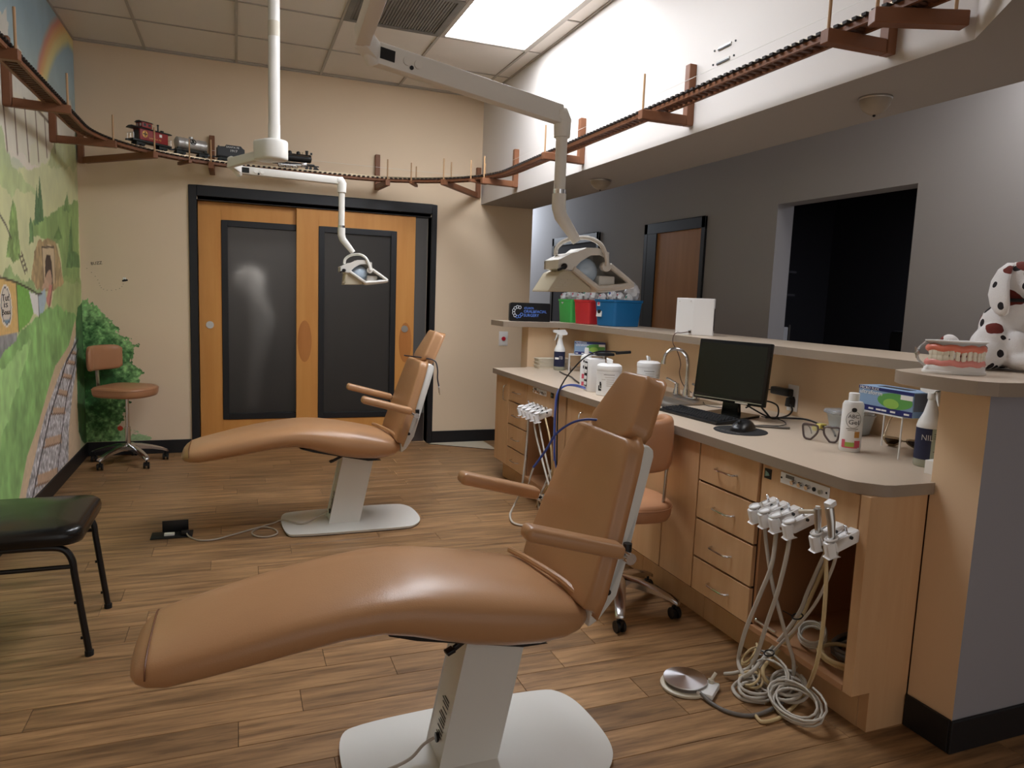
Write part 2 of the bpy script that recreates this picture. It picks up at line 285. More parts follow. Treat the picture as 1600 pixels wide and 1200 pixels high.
MR = [(5.582,2.619),(5.674,2.782),(5.839,2.949),(6.047,3.106),(6.284,3.232),(6.488,3.314),(6.811,3.32)]
MB_ = [(-1.255,1.233),(-1.173,1.277),(-1.091,1.259),(-0.992,1.189),(-0.921,1.043),(-0.828,0.991),(-0.782,0.9),(-0.837,0.83),(-0.772,0.738),(-0.75,0.646),(-0.839,0.538),(-0.881,0.386),(-0.923,0.234),(-0.936,0.102),(-1.292,0.073)]
MG = [(-1.287,0.245),(-1.009,0.214),(-0.866,0.199),(-0.76,0.184),(-0.692,0.138),(-0.693,0.082),(-1.292,0.073)]
MRED = (-0.923,0.228)
# ================================================================ the room shell
D = 6.715; XL = -1.175; XS = 2.21; ZC = 3.31
def struct(o, label=None): o['kind'] = 'structure'; return o
def paint_faces(o, axis, sign, mi):
    for p in o.data.polygons:
        if p.normal[axis]*sign > .9: p.material_index = mi
floor = struct(MB().box(-1.4, 3.9, -2.6, 11, -.12, -.004).build('floor', m_joint, smooth=0))
pl = {}
def plank_mesh(L):
    L = round(L, 2)
    if L not in pl:
        b = MB().box(0, L-.0016, 0, .1404, -.004, 0)
        o = b.build('plank', m_floor, smooth=0, bevel=.0012, seg=1); pl[L] = o.data; bpy.data.objects.remove(o)
    return pl[L]
y = 1.273
row = 0
while y < D-.01:
    x = XL - [.05, .62, .33, .95, .18, .77, .48][row % 7]; row += 1
    while x < 2.5:
        L = random.choice([1.0, 1.22, 1.22, .85])
        x0 = max(x, XL); x1 = min(x+L, 2.76)
        if x1-x0 > .12:
            o = link('plank', plank_mesh(x1-x0), floor); o.location = (x0, y, 0)
        x += L
    y += .142
MB().box(XL, 2.76, -2.6, 1.272, -.004, -.0005).box(2.762, 3.75, -2.6, 11, -.004, -.0005).build('floor_base', m_floor, floor, smooth=0)

wb = MB(); yb = D+.13
wb.box(XL-.13, -.305, D, yb, 0, ZC).box(1.725, 2.755, D, yb, 0, ZC).box(-.305, 1.725, D, yb, 2.17, ZC)
wall_back = struct(wb.build('wall_back', m_wall, smooth=0))
wall_left = struct(MB().box(XL-.13, XL, -2.6, yb, 0, ZC+.03).build('wall_left', m_wall, smooth=0))
sof = MB()
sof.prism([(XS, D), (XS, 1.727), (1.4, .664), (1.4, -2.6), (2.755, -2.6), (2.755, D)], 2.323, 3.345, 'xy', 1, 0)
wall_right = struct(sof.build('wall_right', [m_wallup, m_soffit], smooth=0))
pw = MB().box(2.75, 2.9, 1.70, 5.46, 0, 1.2105).build('wall_counter', m_pony, smooth=0); struct(pw)
r1 = MB().box(2.2, 2.9, 1.53, 1.70, 0, 1.2105).build('wall_front', [m_pony, m_grey], smooth=0); struct(r1); paint_faces(r1, 1, -1, 1)
r2 = struct(MB().box(2.243, 2.9, 5.46, 5.6, 0, 1.2105).build('wall_return', m_pony, smooth=0))
# corridor wall with a doorway, an opening and a further door
wc = MB(); xw = 3.75
for y0, y1, z0, z1 in ((-2.6, 3.19, 0, 3.4), (3.19, 4.364, 2.205, 3.4), (4.364, 11, 0, 3.4)): wc.box(xw, xw+.15, y0, y1, z0, z1)
wall_corr = struct(wc.build('wall_corridor', m_hall, smooth=0))
struct(MB().box(2.9, xw+.1, 11, 11.1, 0, 3.4).build('wall_corridor_end', m_hall, smooth=0))
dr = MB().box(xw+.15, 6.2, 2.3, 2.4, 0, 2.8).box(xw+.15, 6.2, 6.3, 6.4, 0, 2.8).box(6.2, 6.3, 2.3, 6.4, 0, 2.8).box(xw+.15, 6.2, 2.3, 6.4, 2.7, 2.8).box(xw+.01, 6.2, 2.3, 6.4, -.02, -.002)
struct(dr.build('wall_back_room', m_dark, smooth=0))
area_light('back_room_fill', (5.2, 3.2, 2.6), (0, 0, 0), .3, .3, 8, (.8, .85, 1))  # added fill so faint shapes in the dark room show; no fixture there
# baseboards
bb = lambda n, *b: struct(MB().box(*b).build(n, m_black, smooth=0, bevel=.003, seg=1))
bb('baseboard_back', XL, -.37, D-.012, D, 0, .115); bb('baseboard_right', 1.777, 2.755, D-.012, D, 0, .115)
bb('baseboard_left', XL, XL+.012, -2.6, D-.012, 0, .115)
bb('baseboard_front', 2.188, 2.9, 1.518, 1.53, 0, .115); bb('baseboard_return', 2.188, 2.2, 1.53, 1.70, 0, .115)
# ceiling: slab, lay-in tiles, bars
ceil = struct(MB().box(XL-.1, 3.9, -2.6, 11, ZC+.035, ZC+.12).build('ceiling', m_tile, smooth=0))
gx = [XL, -.67, .015, .70, 1.39, 2.08, XS]; gy = [D, 6.66, 6.01, 5.32, 4.63, 3.94, 3.25, 2.56]
tiles = {}
for i in range(len(gx)-1):
    for j in range(1, len(gy)-1):
        x0, x1, y1, y0 = gx[i], gx[i+1], gy[j], gy[j+1]
        if i == 4 and j in (3, 4): continue
        if i == 3 and j == 3: continue
        k = (round(x1-x0, 3), round(y1-y0, 3))
        if k not in tiles:
            o = MB().box(.006, k[0]-.006, .006, k[1]-.006, 0, .014).build('tile', m_tile, smooth=0, bevel=.004, seg=1); tiles[k] = o.data; bpy.data.objects.remove(o)
        o = link('tile', tiles[k], ceil); o.location = (x0, y0, ZC+.003 + random.uniform(0, .003))
MB().box(XL, XS, 6.675, D, ZC+.006, ZC+.02).build('tile', m_tile, ceil, smooth=0)
MB().box(XL, XS, -2.6, 2.56, ZC+.003, ZC+.02).build('tile_field', m_tile, ceil, smooth=0)
for x in gx[1:-1]: MB().box(x-.010, x+.010, 2.5, D, ZC-.003, ZC+.004).build('grid_bar', m_tbar, ceil, smooth=0)
for yy in gy[1:-1]: MB().box(XL, XS, yy-.006, yy+.006, ZC-.001, ZC+.004).build('grid_bar', m_tbar, ceil, smooth=0)
for b in ((XL, XL+.015, 2.5, D), (XL, XS, D-.015, D), (XS-.015, XS, 2.0, D)): MB().box(*b, ZC-.004, ZC+.006).build('wall_angle', m_tbar, ceil, smooth=0)
# fluorescent troffer and return-air grille
m_glow = mat('lamp_diffuser', (255, 250, 244), .5, emit=((242, 247, 255), PANEL_EMIT))
t = troffer = thing('ceiling_light', 'glowing rectangular fluorescent troffer set in the ceiling grid', 'ceiling light', (1.735, 4.63, ZC))
f = MB()
for b in ((-.345, -.31, -.69, .69), (.31, .345, -.69, .69), (-.31, .31, -.69, -.655), (-.31, .31, .655, .69)): f.box(*b, -.006, .016)
f.build('frame', m_tbar, t, smooth=0, bevel=.003, seg=1)
MB().box(-.31, .31, -.655, .655, .0, .01).build('diffuser', m_glow, t, smooth=0)
m_fill_glow = mat('lamp_diffuser_dim', (255, 250, 244), .5, emit=((242, 247, 255), FILL_PANEL_EMIT))
for px_, py_ in FILL_PANELS:  # extra unseen panel, added to brighten the near counter and right wall
    t2 = setp(dup(troffer, (px_, py_, ZC)), 'added unseen troffer above the frame, brightening the near counter and right wall', 'ceiling light')
    for ch in t2.children:
        if ch.name.startswith('diffuser'): ch.data = ch.data.copy(); ch.data.materials[0] = m_fill_glow
m_grille = mat('dusty_grille', (122, 118, 112), .8, var=.35, vscale=5)
t = thing('ceiling_vent', 'dusty grey return-air grille in the ceiling beside the lit troffer', 'vent', (1.045, 4.975, ZC))
f = MB()
for b in ((-.34, -.30, -.34, .34), (.30, .34, -.34, .34), (-.30, .30, -.34, -.30), (-.30, .30, .30, .34)): f.box(*b, -.006, .012)
f.build('frame', m_grille, t, smooth=0)
f = MB()
for k in range(30):
    q = -.3+.02*k+.01; f.box(q-.006, q+.006, -.3, .3, .0, .006)
f.box(-.3, .3, -.3, .3, .006, .012).build('slats', m_grille, t, smooth=0)['kind'] = 'stuff'

# ---------------------------------------------------------------- sliding double door in the back wall
door = thing('door_1', 'pair of maple sliding doors with dark frosted panes in a black frame', 'door', (0, D, 0)); door['kind'] = 'structure'
f = MB()
f.box(-.369, -.305, -.02, .13, 0, 2.282).box(1.725, 1.777, -.02, .13, 0, 2.282).box(-.305, 1.725, -.02, .0, 2.195, 2.282)
f.box(-.305, 1.725, .0, .13, 2.162, 2.282)
f.build('frame', m_black, door, smooth=0, bevel=.004, seg=1)
m_pane = mat('frosted_pane', (120, 116, 112), .42, trans=.92, ior=1.3, spec=.5)
m_stain = grain('maple_worn', (188, 122, 62), (176, 110, 52), .45, 9, axis=2)
def leaf(x0, x1, y0, gx0, gx1, kx):
    z0, z1 = .012, 2.162; a, b = .27, 2.015
    f = MB().box(x0, gx0, y0, y0+.04, z0, z1).box(gx1, x1, y0, y0+.04, z0, z1).box(gx0, gx1, y0, y0+.04, z0, a).box(gx0, gx1, y0, y0+.04, b, z1)
    lf = f.build('door_leaf', m_door, door, smooth=0, bevel=.002, seg=1)
    g = MB(); w = .052
    g.box(gx0, gx0+w, y0-.008, y0+.045, a, b).box(gx1-w, gx1, y0-.008, y0+.045, a, b).box(gx0+w, gx1-w, y0-.008, y0+.045, a, a+w).box(gx0+w, gx1-w, y0-.008, y0+.045, b-w, b)
    g.build('pane_frame', m_black, lf, smooth=0, bevel=.003, seg=1)
    MB().box(gx0+w, gx1-w, y0+.016, y0+.022, a+w, b-w).build('pane', m_pane, lf, smooth=0)
    k = MB().cyl((kx, y0+.002, 1.11), (kx, y0-.006, 1.11), .032, 24).cyl((kx, y0-.006, 1.11), (kx, y0-.0065, 1.11), .022, 20)
    k.build('finger_pull', m_steel, lf)
    return lf
l1 = leaf(-.303, .70, .065, -.119, .66, -.217)
l2 = leaf(.503, 1.58, .018, .694, 1.403, 1.492)
for x, lf, yy in ((.575, l2, .0175), (1.50, l2, .0175)):
    MB().prism([(x+.062*math.cos(i*PI/10), .98+.19*math.sin(i*PI/10)) for i in range(20)], yy-.0004, yy, 'xz').build('worn_patch', m_stain, lf, smooth=0)
# room beyond the doors
bx = MB().box(-1.2, 2.7, yb+1.6, yb+1.7, 0, 2.9).box(-1.3, -1.2, yb, yb+1.7, 0, 2.9).box(2.7, 2.8, yb, yb+1.7, 0, 2.9).box(-1.2, 2.7, yb, yb+1.7, 2.8, 2.9)
struct(bx.build('wall_beyond', mat('wall_beyond_paint', (112, 108, 104), .8), smooth=0))
area_light('pane_fill_light', (.3, yb+.06, 2.45), (math.radians(38), 0, 0), .9, .12, 26, (.95, .97, 1))  # added lamp that lights the pale shape behind the left pane
coat = MB(); rg = []  # made-up shape giving the left pane its blurred bright streak, not a coat
for k, (z, xo, w) in enumerate(((.30, -.06, .07), (.7, -.02, .075), (1.0, .03, .10), (1.2, .02, .13), (1.4, -.06, .11), (1.56, -.09, .12), (1.64, -.08, .04))):
    rg.append([(.2+xo+w*math.cos(a)*(1+.25*math.cos(3*a+k)), D+.52+.05*math.sin(a), z) for a in [i*PI/10 for i in range(20)]])
coat.loft(rg)
setp(coat.build('pane_streak_shape', m_paper, smooth=60), 'added pale shape behind the left frosted door pane, standing in for its bright streak', 'stand-in shape')

# ---------------------------------------------------------------- shelf (bar ledge) on top of the counter wall
sh = []
sh += [(2.0, 5.40), (2.03, 5.375), (2.40, 5.375)]
sh += [(2.40+.15*math.sin(a), 5.225+.15*math.cos(a)) for a in [i*PI/12 for i in range(1, 6)]]
sh += [(2.55, 1.92), (2.10, 1.80), (2.055, 1.74), (2.035, 1.64), (2.035, 1.55), (2.05, 1.47), (2.09, 1.432), (2.16, 1.42), (3.07, 1.42), (3.07, 5.70), (2.0, 5.70)]
t = thing('bar_ledge', 'beige laminate ledge running along the top of the counter wall', 'ledge')
MB().prism(sh, 1.212, 1.254, 'xy', 0, 1).build('ledge_top', [m_counter, m_counteredge], t, smooth=30)

# ---------------------------------------------------------------- corridor doors
def hall_door(nm, y0, y1, label, slab_m, recess):
    d = thing(nm, label, 'door', (xw, 0, 0)); d['kind'] = 'structure'
    f = MB().box(-.02, .0, y0, y0+.055, 0, 2.197).box(-.02, .0, y1-.055, y1, 0, 2.197).box(-.02, 0, y0, y1, 2.10, 2.197)
    f.box(-.001, recess, y1-.23, y1-.055, 0, 2.1) if recess > .05 else None
    f.build('frame', m_black, d, smooth=0, bevel=.003, seg=1)
    MB().box(-.008, -.001, y0+.055, y1-.055, 0.01, 2.1).build('door_leaf', slab_m, d, smooth=0)
    MB().ball((-.03, y0+.12, 1.0), .025).build('knob', m_steel, d)
m_brown = grain('brown_door', (186, 134, 88), (172, 122, 76), .5, 8, axis=2)
hall_door('door_2', 5.217, 6.195, 'brown corridor door in a black frame behind the bins', m_brown, 0)
MB().box(xw-.019, xw-.0085, 5.98, 6.145, 0, 2.1).build('door_jamb', m_black, bpy.data.objects['door_2'], smooth=0).location = (-xw, 0, 0)
hall_door('door_3', 7.15, 8.40, 'grey corridor door in a black frame farthest down the corridor', m_dark, 0)

# ---------------------------------------------------------------- mural, painted on the left wall and round the corner
def vnoise(a, b, sc, seed):
    r = np.random.RandomState(seed); G = r.rand(64, 64)
    x = a*sc; y = b*sc; i = np.floor(x).astype(int); j = np.floor(y).astype(int); u = x-i; v = y-j
    u = u*u*(3-2*u); v = v*v*(3-2*v)
    g = lambda p, q: G[p % 64, q % 64]
    return (g(i, j)*(1-u)+g(i+1, j)*u)*(1-v) + (g(i, j+1)*(1-u)+g(i+1, j+1)*u)*v
def fbm(a, b, sc, seed): return (vnoise(a, b, sc, seed)*.5 + vnoise(a, b, sc*2.1, seed+1)*.3 + vnoise(a, b, sc*4.3, seed+2)*.2)*2-1
def inpoly(a, b, P):
    c = np.zeros(a.shape, bool); n = len(P)
    for k in range(n):
        (x1, y1), (x2, y2) = P[k], P[(k+1) % n]
        if y1 == y2: continue
        c ^= ((y1 > b) != (y2 > b)) & (a < (x2-x1)*(b-y1)/(y2-y1)+x1)
    return c
def segd(a, b, p, q):
    dx, dy = q[0]-p[0], q[1]-p[1]; t = np.clip(((a-p[0])*dx+(b-p[1])*dy)/max(dx*dx+dy*dy, 1e-9), 0, 1)
    return np.hypot(a-p[0]-t*dx, b-p[1]-t*dy)
def grid_mesh(name, A, B, rgb, put, m, parent):
    na, nb = A.shape; me = bpy.data.meshes.new(name)
    co = np.empty((na*nb, 3)); af, bf = A.ravel(), B.ravel(); co[:, 0], co[:, 1], co[:, 2] = put(af, bf)
    idx = np.arange(na*nb).reshape(na, nb); q = np.stack([idx[:-1, :-1], idx[1:, :-1], idx[1:, 1:], idx[:-1, 1:]], -1).reshape(-1, 4)
    return me, co, q
def srgb2lin(c):
    c = np.clip(c, 0, 255)/255; return np.where(c <= .04045, c/12.92, ((c+.055)/1.055)**2.4)
def make_grid(name, A, B, rgb, keep, put, m, parent):
    me, co, q = grid_mesh(name, A, B, rgb, put, m, parent)
    kf = keep.ravel(); q = q[kf[q].all(1)]
    me.from_pydata(co.tolist(), [], q.tolist()); me.materials.append(m)
    rgb = (rgb*.87+np.array((228, 214, 190))*.13)*1.05
    at = me.attributes.new('paint', 'FLOAT_COLOR', 'POINT')
    c4 = np.ones((len(co), 4), np.float32); c4[:, :3] = srgb2lin(rgb.reshape(-1, 3)); at.data.foreach_set('color', c4.ravel())
    return link(name, me, parent)
m_mural = colattr('mural_paint')
mural = thing('mural', 'painted landscape mural of hills, tunnel, rainbow and railway on the left wall', 'mural')
A, B = np.meshgrid(np.linspace(2.6, D-.001, 412), np.linspace(.117, ZC-.002, 320), indexing='ij')
h = np.clip((B-1.9)/1.2, 0, 1)[..., None]
C = np.array((206, 206, 170))*(1-h) + np.array((138, 170, 190))*h
C = C*(1+.06*fbm(A, B, 4, 3)[..., None])
wA = A + .035*fbm(A, B, 7, 11); wB = B + .03*fbm(A, B, 7, 17)
for k, (c, nz, soft, P) in enumerate(MP):
    j = 1.0 if soft > .008 else .15
    mk = inpoly(A+(wA-A)*j*(1 if soft < .03 else 2.2), B+(wB-B)*j*(1 if soft < .03 else 2.2), P).astype(float)
    col = np.array(c)[None, None, :]*(1+nz*fbm(A, B*.7, (9 if soft >= .02 else 22) if soft > .004 else 60, 30+k)[..., None])
    mk = mk[..., None]*(.92 if soft < .03 else .75)
    C = C*(1-mk)+col*mk
for P, c, w in ((MR, (206, 120, 96), .16), (MR, (222, 168, 96), .11), (MR, (222, 206, 130), .06)):
    off = {.16: -.05, .11: 0, .06: .05}[w]
    d = np.min([segd(A-off*.7, B+off, P[i], P[i+1]) for i in range(len(P)-1)], 0)
    mk = np.clip(1.3-d/(.055), 0, 1)[..., None]*.8; C = C*(1-mk)+np.array(c)*mk
for c, w, P in ML:
    d = np.min([segd(A, B, P[i], P[i+1]) for i in range(len(P)-1)], 0)
    mk = np.clip(1.5-d/w*1.4, 0, 1)[..., None]; C = C*(1-mk)+np.array(c)*mk
oc = np.mean(MO, 0); P2 = [(oc[0]+(p[0]-oc[0])*1.22, oc[1]+(p[1]-oc[1])*1.12) for p in MO]; P3 = [(oc[0]+(p[0]-oc[0])*.88, oc[1]+(p[1]-oc[1])*.93) for p in MO]
for P, c in ((P2, (230, 222, 210)), (MO, (60, 62, 70)), (P3, (214, 204, 190))):
    mk = inpoly(A, B, P)[..., None]; C = np.where(mk, np.array(c), C)
mk = (inpoly(A, B, P3) & (B < 1.225))[..., None]; C = np.where(mk, np.array((110, 140, 165)), C)
make_grid('painted_landscape', A, B, C, np.ones(A.shape, bool), lambda a, b: (np.full(a.shape, XL+.0012), a, b), m_mural, mural)
for s_, z in (('Tut', 1.325), ('is', 1.29), ('Boss', 1.25)):
    lettering(s_, .052 if s_ != 'Boss' else .044, m_ink, mural, (XL+.002, 4.645, z), (0, 1, 0), (0, 0, 1), align='CENTER', width={'Tut': .13, 'is': .07, 'Boss': .15}[s_])
# bush and grass round the corner, on the back wall
mural2 = thing('mural', 'painted green bush with a buzzing bee on the back wall by the corner', 'mural')
A, B = np.meshgrid(np.linspace(XL+.001, -.60, 150), np.linspace(.117, 1.36, 320), indexing='ij')
n1 = fbm(A, B, 13, 51); n2 = fbm(A, B, 40, 61)
wa = A+.05*n1+.03*n2; wb_ = B+.05*fbm(A, B, 13, 71)+.03*fbm(A, B, 40, 81)
bush = inpoly(wa, wb_, MB_); gr = inpoly(wa, wb_, MG)
ctr = np.hypot((A+1.12)/.36, (B-.62)/.62)
lt = np.clip((ctr-.30)*1.3 + n1*.7 + n2*.6, 0, 1)[..., None]
C = np.array((22, 74, 26))*(1-lt)+np.array((128, 182, 110))*lt
C = C*np.clip(1+.35*n2[..., None], .4, 1.5)
C = np.where((gr & ~bush)[..., None], np.array((140, 172, 120))*(1+.2*n2[..., None]), C)
mk = np.hypot(A-MRED[0], B-MRED[1]) < .022; C = np.where(mk[..., None], np.array((190, 50, 30)), C)
make_grid('painted_bush', A, B, C, bush | gr | mk, lambda a, b: (a, np.full(a.shape, D-.0012), b), m_mural, mural2)
lettering('BUZZ', .034, m_ink, mural2, (-1.10, D-.0014, 1.578), (1, 0, .16), (-.16, 0, 1), width=.08)
bz = MB(); bc = (-.859, D-.002, 1.466)
for dx, dz, rr in ((0, 0, .012), (.013, .002, .010), (-.012, -.004, .009)): bz.prism([(bc[0]+dx+rr*math.cos(a*PI/6), bc[2]+dz+rr*.8*math.sin(a*PI/6)) for a in range(12)], D-.002, D-.0008, 'xz')
for dx, dz in ((.004, .016), (-.008, .015)): bz.prism([(bc[0]+dx+.006*math.cos(a*PI/6), bc[2]+dz+.009*math.sin(a*PI/6)) for a in range(12)], D-.002, D-.0008, 'xz', 1)
for k in range(14):
    a = k/13; px = -1.13+.25*a+.02*math.sin(9*a); pz = 1.55-.17*math.sin(a*2.4)
    bz.box(px-.003, px+.003, D-.002, D-.0008, pz-.0015, pz+.0015)
bz.build('painted_bee', [m_ink, m_paper], mural2, smooth=0)['kind'] = 'stuff'
# ================================================================ dental chairs
def outline_pad(b, pts, P, U, V, N, th, mi=0):
    """slab: 2-D outline pts (u, v) on the plane P + u*U + v*V, thickness th along -N"""
    P, U, V, N = map(Vector, (P, U, V, N)); n = len(pts)
    vs = [P+U*u+V*v for u, v in pts] + [P+U*u+V*v-N*th for u, v in pts]
    b.add(vs, [tuple(range(n)), tuple(range(2*n-1, n-1, -1))], mi)
    b.add(vs, [(i, n+i, n+(i+1) % n, (i+1) % n) for i in range(n)], mi)
def section(x, zb, zt, hw, n=28, e=2.9):
    r = []; zc = (zb+zt)/2; hh = (zt-zb)/2
    for k in range(n):
        a = 2*PI*k/n; c, s = math.cos(a), math.sin(a)
        r.append((x, hw*math.copysign(abs(c)**(2/e), c), zc+hh*math.copysign(abs(s)**(2/e), s)))
    return r
ST = [(-.282, .474, .488, .07), (-.276, .464, .502, .125), (-.262, .455, .518, .16), (-.235, .447, .538, .185), (-.19, .445, .553, .20), (-.1, .457, .576, .208), (0, .474, .60, .217), (.12, .495, .625, .224), (.24, .514, .643, .230),
      (.34, .518, .654, .236), (.42, .500, .657, .240), (.5, .475, .652, .244), (.6, .448, .638, .247), (.7, .432, .62, .248), (.8, .427, .598, .246), (.87, .435, .578, .24), (.92, .452, .56, .226), (.95, .475, .542, .20), (.962, .49, .525, .16), (.966, .50, .515, .10)]
def dental_chair(label, loc):
    t = thing('dental_chair', label, 'dental chair', loc)
    b = MB(); rr = []
    for i in range(len(ST)-1):
        for k in range(3):
            q = k/3; A_, B_ = ST[i], ST[i+1]; rr.append(section(*[A_[j]*(1-q)+B_[j]*q for j in range(4)]))
    rr.append(section(*ST[-1])); b.loft(rr)
    seat = b.build('seat', m_leather, t, smooth=60)
    sm = MB(); pts = [(-.205, -.205, .47), (-.225, -.197, .512), (-.24, -.185, .528), (-.256, -.16, .528), (-.27, -.12, .518), (-.276, -.05, .512), (-.276, .05, .512), (-.27, .12, .518), (-.256, .16, .528), (-.24, .185, .528), (-.225, .197, .512), (-.205, .205, .47)]
    sm.tube([(p[0]-.0012, p[1], p[2]) for p in section(-.2365, .4469, .5385, .1857, 56)[:29]], .0022, 6); sm.build('seam', m_seam, seat)
    pipe = MB().tube(spline([(.852, .20, .585), (.868, .10, .592), (.892, 0, .590), (.918, -.10, .582), (.935, -.19, .566)], 6), .0105, 8)
    pipe.build('piping', m_leather, t)
    # back: plane leaning from (.915, .555) to (1.072, 1.04)
    V = Vector((.157, 0, .485)).normalized(); U = Vector((0, 1, 0)); N = Vector((-V.z, 0, V.x))
    ol = [(-.245, -.005), (.245, -.005), (.252, .05), (.236, .20), (.20, .43), (.185, .49), (.16, .51), (-.16, .51), (-.185, .49), (-.20, .43), (-.236, .20), (-.252, .05)]
    b = MB(); outline_pad(b, ol, (.915, 0, .555), U, V, N, .048); bk = b.build('backrest', m_leather, t, smooth=50, bevel=.017, seg=4)
    # white shell
    prof = [(.955, .475), (.985, .50), (1.025, .58), (1.058, .69), (1.103, .83), (1.155, .985), (1.155, 1.005), (1.138, 1.02), (1.115, 1.02), (.965, .575), (.948, .53)]
    hw = lambda z: .248 - max(0, z-.60)*.145 if z > .60 else .205+(z-.475)*.344
    b = MB(); n = len(prof); vs = [(x, -hw(z), z) for x, z in prof]+[(x, hw(z), z) for x, z in prof]
    b.add(vs, [tuple(range(n)), tuple(range(2*n-1, n-1, -1))]); b.add(vs, [(i, n+i, n+(i+1) % n, (i+1) % n) for i in range(n)])
    shell = b.build('back_shell', m_white, t, smooth=40, bevel=.006, seg=2)
    for s in (-1, 1): MB().cyl((.99, s*.235, .60), (.99, s*.252, .60), .009, 10).build('bolt', m_blk, shell)
    # headrest
    V2 = Vector((.10, 0, .19)).normalized(); N2 = Vector((-V2.z, 0, V2.x))
    ol = [(-.09, 0), (.09, 0), (.126, .022), (.136, .05), (.094, .19), (.086, .212), (.07, .22), (-.07, .22), (-.086, .212), (-.094, .19), (-.136, .05), (-.126, .022)]
    b = MB(); outline_pad(b, ol, (1.083, 0, 1.028), U, V2, N2, .068); b.build('headrest', m_leather, t, smooth=50, bevel=.016, seg=4)
    MB().cbox((1.125, 0, 1.02), (.03, .08, .06)).build('headrest_mount', m_chrome, t, bevel=.006)
    for s in (-1, 1):
        b = MB().bar((.694, s*.298, .826), (.992, s*.305, .747), .068, .042); b.build('armrest', m_leather, t, smooth=50, bevel=.016, seg=4)
        b = MB().tube(spline([(.97, s*.30, .742), (1.015, s*.30, .722), (1.04, s*.27, .712), (1.045, s*.20, .708)], 4), .0095, 8)
        b.cyl((1.02, s*.318, .722), (1.02, s*.282, .722), .017, 12)
        b.build('armrest_bracket', m_chrome, t)
        MB().cyl((1.035, s*.268, .728), (1.035, s*.268, .752), .013, 10).build('knob', m_blk, t)
    # pedestal
    b = MB().prism([(.545, .018), (.722, .018), (.808, .44), (.632, .46)], -.078, .078, 'xz'); col = b.build('pedestal', m_white, t, smooth=30, bevel=.006, seg=2)
    MB().prism([(.36, .515), (.44, .49), (.76, .425), (.84, .425), (.72, .47), (.5, .50)], -.17, .17, 'xz').build('seat_frame', m_blk, t, smooth=0)
    MB().bar((.64, -.10, .462), (.56, -.125, .428), .012, .016).bar((.56, -.125, .428), (.535, -.13, .42), .028, .012).build('release_lever', m_blk, t, bevel=.003)
    ax = Vector((.087, 0, .442)).normalized()
    b = MB()
    for i, (z, w) in enumerate(((.20, .05), (.19, .07), (.18, .06), (.165, .05), (.15, .06), (.14, .07), (.13, .05), (.12, .06), (.105, .06), (.095, .04), (.085, .06))):
        x = .545+(z-.018)*.197-.0012; b.box(x-.0006, x+.0002, -.03, -.03+w*.9, z-.002, z+.002)
    b.build('spec_print', m_ink, col, smooth=0)['kind'] = 'stuff'
    MB().cyl((.572, 0, .075), (.548, 0, .075), .015, 14).build('cord_grommet', m_blk, t)
    # base plate
    pts = []
    for x, y in ((.262, .175), (.275, -.20), (.33, -.245), (.985, -.25), (1.05, -.225), (1.112, -.12), (1.112, .10), (1.085, .20), (1.02, .255), (.35, .238)): pts.append((x, y))
    pl_ = pts
    for _ in range(3): pl_ = [q for i in range(len(pl_)) for q in ((pl_[i-1][0]*.25+pl_[i][0]*.75, pl_[i-1][1]*.25+pl_[i][1]*.75), (pl_[i][0]*.75+pl_[(i+1) % len(pl_)][0]*.25, pl_[i][1]*.75+pl_[(i+1) % len(pl_)][1]*.25))]
    b = MB().prism(pl_, .004, .018, 'xy').build('base_plate', m_white, t, smooth=40, bevel=.003, seg=1)
    MB().prism([(p[0]*.994+.004, p[1]*.985) for p in pl_], 0, .004, 'xy').build('floor_gasket', m_blk, t, smooth=40)
    return t
dc1 = dental_chair('tan leather dental chair nearest the camera, its foot end toward the mural', (.022, 2.015, 0))
dc2 = dup(dc1, (-.018, 4.46, 0)); setp(dc2, 'tan leather dental chair standing farther back in front of the sliding doors', 'dental chair')
for d in (dc1, dc2): d['group'] = 'dental chairs'
# blue bib cords round the headrest necks
def bib(label, o, pts, drop, col):
    t = thing('bib_cord', label, 'cord', o, 0, 'bib cords on the dental chairs')
    MB().tube(spline(pts, 6), .0042, 7).build('cord', col, t)
    b = MB(); e = Vector(pts[-1]); b.bar(e, e+Vector(drop), .011, .006).bar(e+Vector(drop)*.5+Vector((0, -.004, 0)), e+Vector(drop)*1.3+Vector((0, -.006, 0)), .006, .004)
    b.build('clip', m_castal, t, bevel=.001, seg=1); return t
m_blue = mat('blue_cord', (62, 82, 160), .4)
bib('blue bib cord with metal clip over the near chair back', (.022, 2.015, 0), [(1.12, .06, 1.052), (1.075, .10, 1.052), (1.045, .16, 1.03), (1.01, .205, .985), (.985, .222, .93), (.96, .235, .885), (.945, .242, .86)], (-.012, .004, -.045), m_blue)
m_dcord = mat('dark_cord', (40, 42, 60), .4)
bib('dark bib cord hanging behind the far chair headrest', (-.018, 4.46, 0), [(1.04, .14, 1.045), (1.06, .02, 1.05), (1.10, -.10, 1.052), (1.16, -.17, 1.04), (1.178, -.18, .99), (1.18, -.18, .93), (1.19, -.18, .88)], (.004, 0, -.04), m_dcord)
